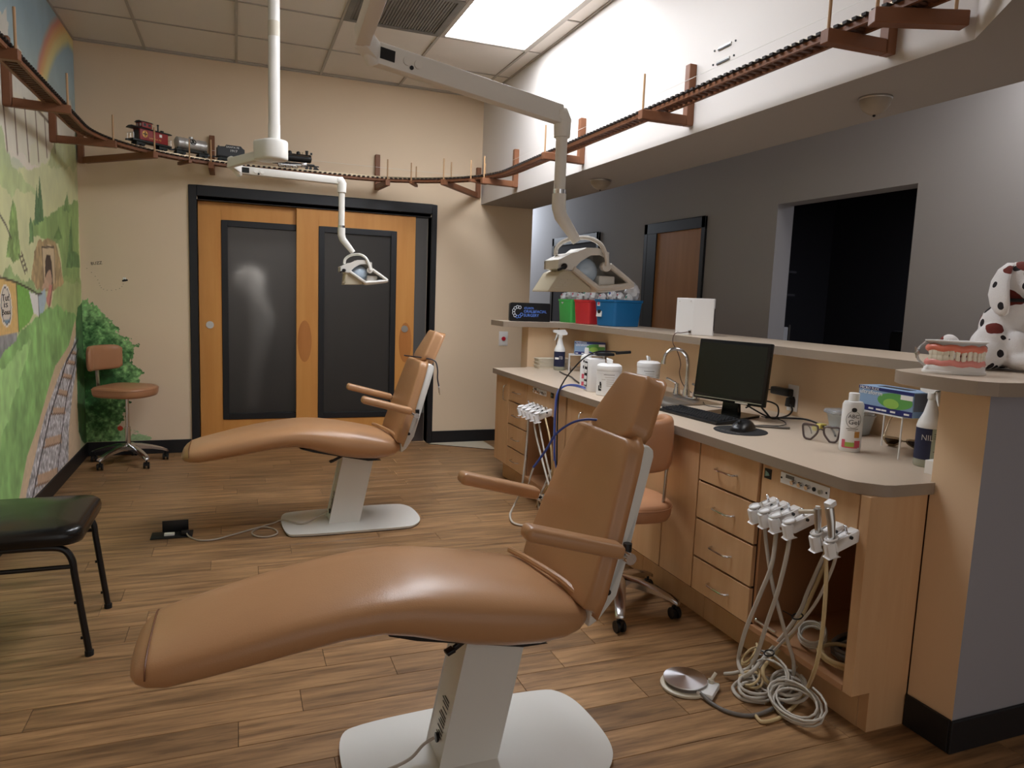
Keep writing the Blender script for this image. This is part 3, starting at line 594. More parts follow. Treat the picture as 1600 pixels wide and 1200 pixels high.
# power cords
def cord(name, label, pts, r, m, cat='cord', k=8, group=None):
    o = MB().tube(spline(pts, k), r, 7).build(name, m); setp(o, label, cat, group); return o
m_cord = mat('grey_cord', (176, 164, 150), .5)
pc2 = cord('power_cord', None, [(.522, 4.46, .075), (.46, 4.44, .05), (.36, 4.40, .026), (.26, 4.50, .026), (.2, 4.50, .01), (.13, 4.46, .006), (.075, 4.37, .006), (.10, 4.29, .006), (.16, 4.265, .006), (.215, 4.31, .006), (.20, 4.40, .006), (.13, 4.44, .012), (.04, 4.40, .006), (-.05, 4.34, .006), (-.13, 4.29, .006), (-.21, 4.30, .006), (-.265, 4.37, .010), (-.285, 4.41, .028)], .0045, m_cord)
pc1 = cord('power_cord', None, [(.565, 2.015, .075), (.53, 2.01, .062), (.48, 1.985, .04), (.40, 1.975, .026), (.30, 1.975, .025), (.262, 1.98, .022), (.22, 1.98, .008), (.10, 1.965, .006), (-.1, 1.93, .006)], .005, m_cord)
for o, d in ((pc1, dc1), (pc2, dc2)):
    o.parent = d; o.location = -d.location; del o['category']
t = thing('floor_outlet', 'dark floor outlet box with a plug beside the far chair', 'outlet', (-.34, 4.44, 0))
MB().box(-.13, .09, -.055, .06, 0, .008).build('cover_plate', m_blkmat, t, bevel=.002)
MB().box(-.075, .065, .045, .055, .008, .075).build('flip_lid', m_black, t, bevel=.002)
MB().box(-.06, -.005, -.03, 0, .008, .022).build('white_plug', m_paper, t, bevel=.003)
MB().box(.03, .075, -.045, -.01, .008, .034).build('black_plug', m_blk, t, bevel=.004)

# ================================================================ dental lamps
m_lens = mat('lamp_shield', (204, 194, 170), .35, spec=.5)
m_lampw = mat('lamp_white', (226, 222, 214), .3)
m_refl = mat('reflector_glass', (196, 214, 232), .12, coat=.5)
def lamp_head(t, o, k=1.0, lx=0.0):
    """lamp head about local origin o: hollow white housing, pale shield on its left, reflector and tray inside"""
    T = lambda x, z: (o[0]+k*(x-1.15), o[2]+k*(z-1.55)); Y = lambda y: o[1]+k*y
    outer = [(1.022, 1.548), (1.022, 1.577), (1.075, 1.603), (1.10, 1.606), (1.122, 1.622), (1.165, 1.624), (1.209, 1.611), (1.212, 1.574), (1.306, 1.510), (1.300, 1.492), (1.245, 1.482), (1.19, 1.474), (1.172, 1.477), (1.078, 1.540)]
    inner = [(1.098, 1.548), (1.112, 1.565), (1.138, 1.582), (1.175, 1.584), (1.200, 1.575), (1.205, 1.565), (1.284, 1.511), (1.19, 1.497)]
    b = MB(); out = [T(*p) for p in outer]; n = len(out)
    b.prism(out, Y(.05), Y(.06), 'xz')
    for i in range(n):
        (x1, z1), (x2, z2) = out[i], out[(i+1) % n]; cx = sum(p[0] for p in out)/n; cz = sum(p[1] for p in out)/n
        g = lambda x, z: (x+(cx-x)*.07, z+(cz-z)*.07)
        a_, b_ = g(x1, z1), g(x2, z2)
        vs = [(x1, Y(-.06), z1), (x2, Y(-.06), z2), (x2, Y(.055), z2), (x1, Y(.055), z1), (a_[0], Y(-.06), a_[1]), (b_[0], Y(-.06), b_[1]), (b_[0], Y(.055), b_[1]), (a_[0], Y(.055), a_[1])]
        b.add(vs, [(0, 1, 5, 4), (0, 3, 2, 1), (4, 5, 6, 7), (3, 7, 6, 2)])
    h = b.build('housing', m_lampw, t, smooth=35)
    # upper front cheek above the opening
    ck = [(1.03, 1.55), (1.03, 1.574), (1.075, 1.598), (1.122, 1.617), (1.165, 1.62), (1.206, 1.608), (1.203, 1.590), (1.175, 1.603), (1.138, 1.600), (1.102, 1.578), (1.074, 1.548)]
    MB().prism([T(*p) for p in ck], Y(-.062), Y(-.045), 'xz').build('cheek', m_lampw, t, smooth=35, bevel=.003*k, seg=1)
    rim = [(1.076, 1.550), (1.162, 1.495), (1.185, 1.490), (1.29, 1.503), (1.297, 1.512), (1.212, 1.568)]
    MB().tube(spline([(T(x, z)[0], Y(-.064), T(x, z)[1]) for x, z in rim], 4), .0095*k, 8).build('rim', m_lampw, t)
    ls = [(.99+lx, 1.470), (.995+lx, 1.478), (1.032+lx*.4, 1.536), (1.058, 1.547), (1.074, 1.545), (1.150, 1.492), (1.158, 1.476), (1.12, 1.473)]
    s = MB().prism([T(*p) for p in ls], Y(-.05), Y(.09), 'xz').build('shield', m_lens, t, smooth=35, bevel=.006*k, seg=2)
    v = MB()
    for i, z in enumerate((1.526, 1.513, 1.502, 1.493, 1.485)):
        for j in range(3-(i > 2)): x = 1.055+lx*.3-.008*i+j*.024; a_ = T(x, z); v.box(a_[0]-.009*k, a_[0]+.009*k, Y(-.0515), Y(-.049), a_[1]-.0015*k, a_[1]+.0015*k)
    v.build('vent_slots', m_beige, s, smooth=0)['kind'] = 'stuff'
    c = T(1.14, 1.545); MB().ball((c[0], Y(.0), c[1]), (.056*k, .045*k, .050*k), 18, m=10).build('reflector', m_refl, t)
    c = T(1.225, 1.515); b = MB().cbox((c[0]-.01*k, Y(-.02), c[1]), (.062*k, .05*k, .034*k)); b.build('bulb_socket', m_lampw, t, bevel=.004*k)
    c = T(1.196, 1.562); MB().cyl((c[0], Y(-.075), c[1]), (c[0], Y(-.05), c[1]), .017*k, 18).build('pivot', m_lampw, t, bevel=.002)
    c = T(1.045, 1.557); MB().cyl((c[0], Y(-.06), c[1]), (c[0]-.008, Y(-.072), c[1]-.002), .010*k, 12).bar((c[0]-.003, Y(-.072), c[1]-.002), (c[0]-.03*k, Y(-.075), c[1]-.014*k), .008, .008).build('switch_lever', m_blk, t)
    yk = [(1.058, .045, 1.597), (1.062, .045, 1.625), (1.085, .03, 1.648), (1.115, .0, 1.657), (1.145, -.035, 1.656), (1.172, -.065, 1.636), (1.189, -.076, 1.60), (1.196, -.077, 1.565)]
    MB().tube([(T(x, z)[0], Y(y), T(x, z)[1]) for x, y, z in spline(yk, 5)], .0095*k, 8, flat=.8).build('yoke', m_lampw, t)
def dental_lamp(label, pole, boxz, kn, kn2, end, tz, elbow, head, k, lx, rx):
    t = thing('dental_lamp', label, 'dental lamp', (pole[0], pole[1], 0), 0, 'dental lamps on ceiling poles')
    O = Vector((pole[0], pole[1], 0)); L_ = lambda p: tuple(Vector(p)-O)
    b = MB().cyl((0, 0, boxz+.05), (0, 0, ZC), .031, 20); p = b.build('pole', m_lampw, t)
    b = MB().cyl((0, 0, boxz+.05), (0, 0, boxz+.14), .0325, 20); b.build('pole_collar', m_lampw, p)
    MB().cyl((0, 0, ZC-.03), (0, 0, ZC-.002), .07, 24).build('ceiling_flange', m_lampw, p)
    lb = MB().tube([(0, 0, 2.82), (0, 0, 2.90)], .0314, 20); lb.build('rating_sticker', m_beige, p)
    dr_ = (Vector(kn)-Vector(pole)); dr_.z = 0; dr_.normalize(); sd = Vector((-dr_.y, dr_.x, 0))
    pts = [(-.075*math.cos(a)*dr_ + .075*math.sin(a)*sd) for a in [(-PI/2+PI*i/10) for i in range(11)]] + [dr_*.10+sd*.06, dr_*.13+sd*.03, dr_*.13-sd*.03, dr_*.10-sd*.06]
    MB().prism([(q.x, q.y) for q in pts], boxz-.055, boxz+.055, 'xy').build('transformer_box', m_lampw, t, smooth=40, bevel=.014, seg=3)
    a1 = L_(kn); MB().bar(Vector((0, 0, boxz-.02))+dr_*.1, a1, .042, .052).build('lower_arm', m_lampw, t, bevel=.008, seg=2)
    b = MB().cyl(Vector(a1)+Vector((0, 0, .03)), Vector(L_(kn2))+Vector((0, 0, -.03)), .02, 14).bar(a1, L_(kn2), .045, .05); b.build('knuckle', m_lampw, t, bevel=.006)
    ar = MB().bar(L_(kn2), L_(end), .042, rx).build('spring_arm', m_lampw, t, bevel=.007, seg=2)
    dv = (Vector(end)-Vector(kn2)).normalized(); sv = dv.cross(Vector((0, 0, 1))).normalized()
    for q in (.09, .125): c = Vector(L_(kn2))+dv*q; MB().cyl(c+sv*.020, c+sv*.026, .012, 14).build('cover_cap', m_lampw, ar)
    c = Vector(L_(kn2))+dv*.105+Vector((0, 0, -.014)); MB().cyl(c+sv*.02, c+sv*.025, .006, 10).build('screw', m_blk, ar)
    c = Vector(L_(kn2))+dv*.03; MB().bar(c+sv*.021-dv*.022, c+sv*.021+dv*.022, .006, .03).build('slot', m_blk, ar)
    e = Vector(L_(end)); tx = e+dv*.012
    b = MB().tube([e-dv*.02, e+dv*.003, tx+Vector((0, 0, -.015)), tx+Vector((0, 0, -.07))], [.024, .03, .03, .027], 16); b.build('arm_elbow', m_lampw, t, smooth=60)
    bt = Vector((tx.x, tx.y, tz)); MB().cyl(tx+Vector((0, 0, -.05)), bt, .0195, 16).build('drop_tube', m_lampw, t)
    MB().cyl(bt+Vector((0, 0, .0)), bt+Vector((0, 0, .014)), .0225, 16).build('clamp_ring', m_chrome, t)
    eb = [bt, bt+Vector((0, 0, -.045)), bt+Vector((0, 0, -.06))+Vector(elbow)*.12, bt+Vector((0, 0, -.05))+Vector(elbow)]
    MB().tube(eb, [.0235, .024, .0225, .0165], 14).build('head_arm', m_lampw, t, smooth=50)
    lamp_head(t, L_(head), k, lx)
    return t
dental_lamp('white dental lamp hanging in front of the sliding doors', (.205, 4.35, 0), 2.215, (-.028, 4.62, 2.165), (.025, 4.70, 2.142), (.615, 4.72, 2.135), 1.845, (.075, 0, -.10), (.745, 4.69, 1.57), 1.04, .055, .046)
dental_lamp('large white dental lamp nearest the camera, head over the near chair', (.335, 1.56, 0), 2.235, (.322, 2.05, 2.128), (.362, 2.085, 2.105), (1.012, 2.262, 2.058), 1.802, (.07, -.01, -.105), (1.128, 2.255, 1.552), 1.0, 0, .062)

# ================================================================ stools and the waiting chair
def caster(b_parent, p):
    c = MB(); 
    for s in (-1, 1): c.cyl((p[0]+s*.007, p[1], .027), (p[0]+s*.022, p[1], .027), .027, 16)
    c.box(p[0]-.006, p[0]+.006, p[1]-.02, p[1]+.02, .025, .056).cyl((p[0], p[1], .045), (p[0], p[1], .085), .007, 8)
    return c.build('caster', m_blk, b_parent, bevel=.002, seg=1)
def stool(label, loc, a0, seat_z, seat_rz, back, r=.275):
    t = thing('rolling_stool', label, 'stool', loc, 0, 'tan rolling stools')
    for k in range(5):
        a = a0+2*PI*k/5; d = Vector((math.cos(a), math.sin(a), 0)); s = Vector((-d.y, d.x, 0))
        rings = []
        for q, z, w, h in ((.02, .138, .032, .024), (.1, .134, .030, .019), (.18, .118, .027, .014), (.25, .098, .023, .011), (r+.014, .080, .021, .010), (r+.022, .076, .012, .005)):
            c = d*q+Vector((0, 0, z)); rings.append([tuple(c+s*w+Vector((0, 0, h*.5))), tuple(c+s*w*.5+Vector((0, 0, h))), tuple(c-s*w*.5+Vector((0, 0, h))), tuple(c-s*w+Vector((0, 0, h*.5))), tuple(c-s*w+Vector((0, 0, -h))), tuple(c+s*w+Vector((0, 0, -h)))])
        MB().loft(rings).build('leg', m_castal, t, smooth=50)
        caster(t, d*r)
    MB().lathe([(.034, .105), (.04, .115), (.04, .145), (.03, .155), (.024, .155)], n=20).build('hub', m_castal, t)
    MB().cyl((0, 0, .14), (0, 0, .30), .021, 16).build('outer_column', m_chrome, t)
    MB().cyl((0, 0, .29), (0, 0, seat_z-.09), .0135, 14).build('gas_lift', m_chrome, t)
    MB().cbox((0, 0, seat_z-.093), (.11, .11, .02)).build('seat_plate', m_blk, t, bevel=.004)
    ol = [(.215, 0), (.21, .07), (.17, .16), (.09, .205), (-.06, .205), (-.16, .185), (-.195, .13), (-.20, 0), (-.195, -.13), (-.16, -.185), (-.06, -.205), (.09, -.205), (.17, -.16), (.21, -.07)]
    sp = [(p.x, p.y) for p in spline([(x, y, 0) for x, y in ol], 3, True)]; ca, sa = math.cos(seat_rz), math.sin(seat_rz)
    sp = [(x*ca-y*sa, x*sa+y*ca) for x, y in sp]
    rings = [[(x*k_, y*k_, seat_z+z) for x, y in sp] for k_, z in ((.86, -.083), (.95, -.076), (.985, -.06), (1.0, -.035), (.995, -.018), (.96, -.006), (.88, .0), (.5, .004), (.05, .005))]
    b = MB().loft(rings); st_ = b.build('seat', m_leather2, t, smooth=60)
    MB().tube([(x*1.0, y*1.0, seat_z-.02) for x, y in sp], .0035, 6, closed=True).build('piping', m_leather2, st_)
    # backrest: cushion bent about the stool axis
    a1, a2, rb, z0, z1, th, rot = back
    b = MB(); rings = []; n = 14
    for i in range(n+1):
        q = i/n; a = a1+(a2-a1)*q; e = math.sqrt(max(0, 1-abs(2*q-1)**5)); zc = (z0+z1)/2; hh = (z1-z0)/2*(.72+.28*e); tk = th*(.35+.65*e)
        rg = []
        for k in range(16):
            w = 2*PI*k/16; c_, s_ = math.cos(w), math.sin(w); rr_ = rb+tk/2*math.copysign(abs(c_)**.6, c_); z = zc+hh*math.copysign(abs(s_)**.6, s_)
            rg.append((rr_*math.cos(a), rr_*math.sin(a), z))
        rings.append(rg)
    b.loft(rings).build('backrest', m_leather2, t, smooth=60)
    am = (a1+a2)/2 if rot is None else rot; d = Vector((math.cos(am), math.sin(am), 0))
    MB().bar(d*(rb+.012)+Vector((0, 0, z0+.05)), d*(rb+.0)+Vector((0, 0, seat_z-.088)), .036, .008, up=d).bar(d*(rb)+Vector((0, 0, seat_z-.09)), d*.04+Vector((0, 0, seat_z-.09)), .036, .008).build('back_post', m_steel, t, bevel=.002)
    return t
stool('tan rolling stool in the corner under the painted bush', (-.825, 6.385, 0), math.radians(-128), .632, math.radians(-25), (math.radians(103), math.radians(193), .25, .742, .945, .055, math.radians(150)))
stool('tan rolling stool behind the near dental chair, against the cabinets', (1.69, 2.86, 0), math.radians(-117), .545, math.radians(-10), (math.radians(-118), math.radians(14), .188, .695, .935, .055, math.radians(-47)))
# black vinyl chair, partly out of frame
t = thing('side_chair', 'black vinyl chair with black tube legs at the left edge', 'chair', (-.80, 3.26, 0))
sp = rrect(-.30, .245, -.255, .265, .075, 6)
rings = [[(x*k_, y*k_, z) for x, y in sp] for k_, z in ((.90, .452), (.97, .458), (.995, .472), (1.0, .49), (.985, .508), (.94, .519), (.85, .525), (.4, .53), (.04, .531))]
b = MB().loft(rings); se = b.build('seat', m_vinyl, t, smooth=60)
rings = []
for i in range(11):
    q = -1+2*i/10; e = math.sqrt(max(0, 1-abs(q)**4)); rings.append([(-.325-.02*k1+.02*k2*(.4+.6*e), .23*q, .80+.115*(.6+.4*e)*k1) for k1, k2 in ((-1, -1), (-.9, 1), (0, 1.4), (.9, 1), (1, -1), (.9, -1.6), (0, -1.8), (-.9, -1.6))])
MB().loft(rings).build('backrest', m_vinyl, t, smooth=60)
for s, nm in ((-1, 'leg'), (1, 'leg')):
    yy = .222*s+.003
    MB().tube([(-.30, yy, .448)]+spline([(.10, yy, .448), (.175, yy, .437), (.205, yy, .395), (.212, yy, .34)], 5)+[(.252, yy, 0.012)], .0125, 10).build('leg', m_blk, t)
    MB().tube(spline([(-.315, yy, .90), (-.31, yy, .6), (-.31, yy, .45), (-.335, yy, .012)], 5), .0125, 10).build('leg', m_blk, t)
    MB().cyl((.213, yy, .365), (-.31, yy, .365), .009, 8).build('stretcher', m_blk, t)
    for f_ in ((.2525, yy), (-.335, yy)): MB().cyl((f_[0], f_[1], 0), (f_[0], f_[1], .02), .016, 10).build('foot', m_blkmat, t)
    for z in (.22, .075): q = (.34-z)/.328; x = .212+.04*q; MB().cyl((x, yy, z), (x-.019, yy-.002, z), .006, 8).build('stacking_bumper', m_blkmat, t)
HP = {'a':[(1.86,2.13,0.706),(1.855,2.103,0.676),(1.85,2.071,0.573),(1.85,2.019,0.428),(1.87,1.985,0.316),(1.9,1.974,0.224),(1.94,1.974,0.13),(1.953,1.989,0.03),(1.879,1.975,0.012)],'b':[(1.86,2.038,0.698),(1.85,2.023,0.606),(1.83,2.011,0.502),(1.82,2.047,0.377),(1.82,2.108,0.21),(1.84,2.158,0.064),(1.789,2.07,0.06),(1.819,2.058,0.02),(1.834,2.01,0.008)],'c':[(1.86,1.966,0.701),(1.85,1.957,0.583),(1.84,1.977,0.424),(1.84,2.018,0.282),(1.85,2.066,0.14),(1.837,2.086,0.07),(1.794,2.111,0.04),(1.775,2.154,0.015)],'d':[(1.86,1.809,0.682),(1.85,1.776,0.582),(1.84,1.758,0.473),(1.84,1.759,0.336),(1.84,1.776,0.212),(1.925,1.907,0.03),(1.799,1.861,0.008),(1.708,1.853,0.008),(1.708,1.893,0.008)],'e':[(1.86,1.747,0.68),(1.86,1.75,0.631),(1.88,1.786,0.555),(1.9,1.852,0.426),(1.92,1.94,0.302),(1.93,2.012,0.209),(1.93,2.066,0.134),(1.93,2.128,0.044),(1.841,2.072,0.03)],'f':[(1.98,1.894,0.614),(1.98,1.934,0.516),(1.97,1.967,0.405),(1.96,1.985,0.324),(1.95,2.042,0.21),(1.93,2.099,0.107),(1.798,2.021,0.1),(1.777,2.054,0.05),(1.746,2.066,0.01),(1.734,1.996,0.008),(1.798,1.95,0.008)],'g':[(2.02,1.919,0.588),(2.02,1.958,0.482),(2.0,1.982,0.371),(1.98,1.997,0.291),(1.96,2.03,0.193),(1.94,2.081,0.099),(1.831,2.011,0.1),(1.84,1.988,0.06),(1.932,2.015,0.04),(1.978,1.995,0.1)],'p':[(1.595,2.063,0.02),(1.605,2.006,0.008),(1.632,1.938,0.008),(1.697,1.897,0.008),(1.787,1.903,0.012),(1.877,1.93,0.02),(1.936,1.957,0.03)],'fa':[(1.87,4.488,0.677),(1.86,4.469,0.511),(1.84,4.446,0.315),(1.82,4.448,0.135),(1.8,4.517,0.003),(1.69,4.303,0.012),(1.648,4.146,0.012),(1.689,4.081,0.008),(1.76,4.05,0.008)],'fb':[(1.87,4.42,0.688),(1.86,4.339,0.571),(1.85,4.203,0.436),(1.85,4.073,0.289),(1.87,4.026,0.183),(1.992,4.259,0.02)],'fc':[(1.87,4.33,0.681),(1.86,4.228,0.546),(1.86,4.142,0.428),(1.87,4.069,0.298),(1.9,4.093,0.184)],'fd':[(1.87,4.202,0.677),(1.86,4.095,0.564),(1.86,4.052,0.448),(1.88,4.081,0.302),(1.9,4.218,0.192),(1.911,4.342,0.1),(1.933,4.429,0.01)],'fe':[(1.95,4.211,0.343),(1.92,4.211,0.293),(1.9,4.222,0.23),(1.88,4.233,0.168),(1.92,4.37,0.06),(1.916,4.311,0.01)]}
# ================================================================ base cabinets, counter, sink
XF = 1.937; ZK = .145; ZT = .842
def pull(y0, y1, z0, z1, parent, name='handle'):
    """bow handle standing off the door face between two points (y, z)"""
    a = (XF, y0, z0); b = (XF, y1, z1); m = [(XF-.02, y0+(y1-y0)*.06, z0+(z1-z0)*.06), (XF-.027, y0+(y1-y0)*.2, z0+(z1-z0)*.2), (XF-.027, y0+(y1-y0)*.8, z0+(z1-z0)*.8), (XF-.02, y0+(y1-y0)*.94, z0+(z1-z0)*.94)]
    return MB().tube(spline([a]+m+[b], 4), .0045, 8).build(name, m_chrome, parent)
def front(y0, y1, z0, z1, parent, name, handle=None):
    g = .0022
    o = MB().box(XF, XF+.019, y0+g, y1-g, z0+g, z1-g).build(name, m_maple, parent, smooth=0, bevel=.0012, seg=1)
    if handle: pull(*handle, o)
    return o
def carcass(t, y0, y1, top=ZT-.001):
    return MB().box(XF+.021, 2.745, y0+.0005, y1-.0005, ZK, top).box(2.02, 2.04, y0+.0005, y1-.0005, 0, ZK).build('carcass', [m_edge], t, smooth=0)
def kick(t, y0, y1): MB().box(2.018, 2.0205, y0+.0005, y1-.0005, 0, ZK).build('toe_kick', m_maple, t, smooth=0)
ZD = [(.158, .311), (.316, .489), (.494, .663), (.668, .838)]
def drawers(label, y0, y1, grp):
    t = thing('drawer_cabinet', label, 'cabinet', (0, 0, 0), 0, grp); carcass(t, y0, y1); kick(t, y0, y1); c = (y0+y1)/2
    for z0, z1 in ZD: zz = z0+(z1-z0)*.47; front(y0, y1, z0, z1, t, 'drawer', (c-.066, c+.066, zz, zz))
    return t
def doors(label, y0, y1, ds):
    t = thing('base_cabinet', label, 'cabinet'); carcass(t, y0, y1, .74 if 'sink' in label else ZT-.001); kick(t, y0, y1)
    for a, b, hy in ds: front(a, b, .158, .838, t, 'door', (hy, hy, .78, .655) if hy else None)
    return t
def hose_bay(label, y0, y1, o0, o1):
    t = thing('hose_cabinet', label, 'cabinet', (0, 0, 0), 0, 'open cabinets for handpiece hoses'); kick(t, y0, y1)
    f = MB()
    if o0-y0 > .02: f.box(XF, XF+.03, y0, o0, 0.145, ZT-.002)
    if y1-o1 > .02: f.box(XF, XF+.03, o1, y1, .145, ZT-.002)
    if f.v: f.build('stile', m_maple, t, smooth=0, bevel=.001, seg=1)
    MB().box(XF, XF+.019, o0+.002, o1-.002, .676, .838).build('apron', m_maple, t, smooth=0, bevel=.001, seg=1)
    MB().box(XF+.0, 2.74, o0, o1, .145, .166).build('bottom_shelf', m_maplein, t, smooth=0)
    for p0, p1 in ((max(y0, o0-.018), max(y0+.001, o0)), (min(y1-.001, o1), min(y1, o1+.018))): MB().box(XF+.02, 2.74, p0, p1, .166, ZT-.002).build('side_panel', m_maplein, t, smooth=0)
    MB().box(2.5, 2.515, o0, o1, .166, ZT-.002).build('back_panel', m_maplein, t, smooth=0)
    return t
doors('narrow tall-handled cabinet at the far end of the counter', 5.055, 5.345, [(5.057, 5.342, 5.105)])
drawers('four-drawer cabinet near the far end of the counter', 4.69, 5.053, 'four-drawer cabinets')
hb2 = hose_bay('open hose cabinet far down the counter, beside the far drawers', 4.045, 4.688, 4.215, 4.686)
doors('two-door sink cabinet under the sink behind the near chair', 3.17, 4.043, [(3.61, 4.02, 3.80), (3.172, 3.606, None)])
doors('narrow two-door cabinet behind the near rolling stool', 2.63, 3.168, [(2.90, 3.166, None), (2.632, 2.896, 2.865)])
drawers('four-drawer cabinet beside the near hose cabinet', 2.238, 2.628, 'four-drawer cabinets')
hb1 = hose_bay('open hose cabinet at the near end of the counter', 1.742, 2.236, 1.744, 2.222)
t = thing('end_panel', 'wide maple end panel closing the near end of the counter', 'panel')
MB().prism([(XF, .145), (2.02, .145), (2.02, 0), (2.196, 0), (2.196, ZT-.001), (XF, ZT-.001)], 1.702, 1.7405, 'xz').build('panel', m_maple, t, smooth=0, bevel=.001, seg=1)
def control(t, y0, y1, z0, z1, badge):
    p = MB().box(XF-.006, XF, y0, y1, z0, z1).build('control_plate', m_wplastic, t, bevel=.0015, seg=1); w = y1-y0; zc = (z0+z1)/2
    b = MB().box(XF-.007, XF-.006, y1-w*.30, y1-w*.12, zc+.004, zc+.017); b.build('gauge_window', m_hosed, p)
    for q in (.32, .47, .62): y_ = y1-w*q; MB().cyl((XF-.006, y_, zc), (XF-.024, y_, zc-.003), .0085, 12).build('toggle', m_chrome, p); MB().cyl((XF-.006, y_-.024, zc-.002), (XF-.009, y_-.024, zc-.002), .008, 12).build('dial', m_blk, p)
    MB().cyl((XF-.006, y1-w*.86, zc-.003), (XF-.016, y1-w*.86, zc-.003), .008, 12).build('port', m_steel, p)
    for q in (.03, .96): MB().cyl((XF-.006, y1-w*q, zc), (XF-.0075, y1-w*q, zc), .004, 8).build('screw', m_ink, p)
    a0, a1, b0, b1 = badge
    g = MB().box(XF-.004, XF, a0, a1, b0, b1).build('badge', m_blk, t); 
    MB().prism([(a1-.006, b0+.008), (a0+.006, b0+.014), (a0+.012, b1-.016), (a1-.006, b1-.009)], XF-.0052, XF-.0042, 'yz').build('badge_mark', mat('badge_green', (120, 150, 140), .4), g)
control(hb1, 1.874, 2.114, .787, .829, (2.168, 2.204, .783, .822))
control(hb2, 4.345, 4.575, .795, .832, (4.232, 4.272, .80, .835))
# counter top with sink cut-out
t = thing('countertop', 'long beige laminate worktop over the maple cabinets', 'countertop')
sx0, sx1, sy0, sy1 = 2.09, 2.46, 3.36, 3.86
X0, X1, Y0, Y1, z0, z1 = 1.912, 2.748, 1.675, 5.37, .842, .882
b = MB()
b.prism([(X0, sy0), (X0, 1.79), (1.925, 1.755), (1.985, 1.695), (2.02, 1.685), (2.196, 1.681), (2.196, 1.7015), (X1, 1.7015), (X1, sy0)], z0, z1, 'xy', 0, 1)
b.prism([(X0, sy1), (X1, sy1), (X1, 5.455), (2.245, 5.455), (2.2, Y1+.03), (X0, Y1)], z0, z1, 'xy', 0, 1)
b.prism([(X0, sy0), (sx0, sy0), (sx0, sy1), (X0, sy1)], z0, z1, 'xy', 0, 1); b.prism([(sx1, sy0), (X1, sy0), (X1, sy1), (sx1, sy1)], z0, z1, 'xy', 0, 1)
b.build('worktop', [m_counter, m_counteredge], t, smooth=30)
t = thing('sink', 'small stainless steel sink set in the worktop', 'sink', (0, 0, 0))
rings = [[(x, y, z) for x, y in rrect(2.275-wx, 2.275+wx, 3.61-wy, 3.61+wy, r, 5)] for wx, wy, r, z in ((.205, .27, .05, .8825), (.20, .265, .05, .887), (.165, .232, .05, .8865), (.158, .225, .05, .876), (.15, .215, .05, .77), (.13, .19, .05, .755), (.03, .03, .02, .752))]
b = MB().loft(rings, caps=False)
b.add([(2.465, 3.34, .8835), (2.60, 3.34, .8835), (2.60, 3.88, .8835), (2.465, 3.88, .8835), (2.465, 3.34, .8865), (2.60, 3.34, .8865), (2.60, 3.88, .8865), (2.465, 3.88, .8865)], [(4, 5, 6, 7), (0, 1, 5, 4), (1, 2, 6, 5), (2, 3, 7, 6)])
b.build('basin', m_steel, t, smooth=40); MB().lathe([(.0, .001), (.03, .001), (.032, .004), (.0, .003)], (2.275, 3.61, .752), 16).build('drain', m_chrome, t)
t = thing('faucet', 'chrome gooseneck faucet with two lever handles behind the sink', 'faucet', (2.535, 3.62, .8865))
MB().box(-.025, .025, -.11, .11, 0, .012).build('base', m_chrome, t, bevel=.008)
MB().lathe([(.024, .01), (.022, .04), (.014, .06), (.0135, .08)], n=16).build('spout_base', m_chrome, t)
MB().tube([(0, 0, .06), (0, 0, .20)]+spline([(0, 0, .20), (-.012, .004, .25), (-.05, .012, .285), (-.10, .022, .29), (-.14, .03, .26), (-.152, .033, .22)], 6), .0105, 12).cyl((-.152, .033, .222), (-.153, .033, .20), .0135, 12).build('gooseneck', m_chrome, t)
for s in (-1, 1):
    MB().lathe([(.023, .01), (.019, .04), (.014, .055), (.016, .065), (.012, .075), (0, .078)], (0, s*.10, 0), 16).tube(spline([(0, s*.10, .07), (-.02, s*.115, .085), (-.045, s*.135, .10), (-.055, s*.14, .10)], 4), [.006]*12+[.008], 8).build('handle', m_chrome, t)

# ---------------------------------------------------------------- handpiece holders, hoses, foot pedal
def holder(label, y, z=.70, gun=0):
    t = thing('handpiece_holder', label, 'holder', (XF, y, z), 0, 'handpiece holders under the apron')
    T = Matrix.Rotation(math.radians(-18), 4, 'Y')
    b = MB(); b.X = T; b.box(-.10, .012, -.021, .021, -.022, .02)
    b.prism([(-.10, -.021), (-.10, .021), (-.125, .012), (-.128, -.012)], -.034, .02, 'xy'); b.build('block', m_wplastic, t, smooth=30, bevel=.006, seg=2)
    c = MB(); c.X = T; c.lathe([(.006, .02), (.016, .0205), (.019, .022), (.0205, .026), (.018, .029), (.014, .024), (.004, .023)], (-.095, 0, 0), 16, sx=1.2).build('cup', m_wplastic, t)
    c = MB(); c.X = T; c.cyl((-.03, 0, .018), (-.03, 0, .04), .005, 8).ball((-.03, 0, .042), .0065, 8, m=5).build('valve_stem', m_chrome, t)
    MB().cyl((-.04, -.024, .0), (-.04, -.030, .0), .006, 8).build('screw', m_blk, t)
    return t
HN = [('first hose holder from the left under the near apron', 2.135), ('second hose holder from the left under the near apron', 2.080), ('third hose holder from the left under the near apron', 2.022), ('fourth hose holder from the left under the near apron', 1.952), ('hose holder carrying the air-water syringe under the near apron', 1.820), ('hose holder carrying the suction tip at the near end of the apron', 1.755)]
for n_, y in HN: holder(n_, y)
for n_, y in (('leftmost hose holder of the far hose cabinet', 4.56), ('second hose holder of the far hose cabinet', 4.49), ('third hose holder of the far hose cabinet', 4.42), ('fourth hose holder of the far hose cabinet', 4.345), ('rightmost hose holder of the far hose cabinet', 4.265)): holder(n_, y, .705)
t = thing('air_water_syringe', 'white and metal air-water syringe resting in its holder', 'syringe', (1.845, 1.82, .72))
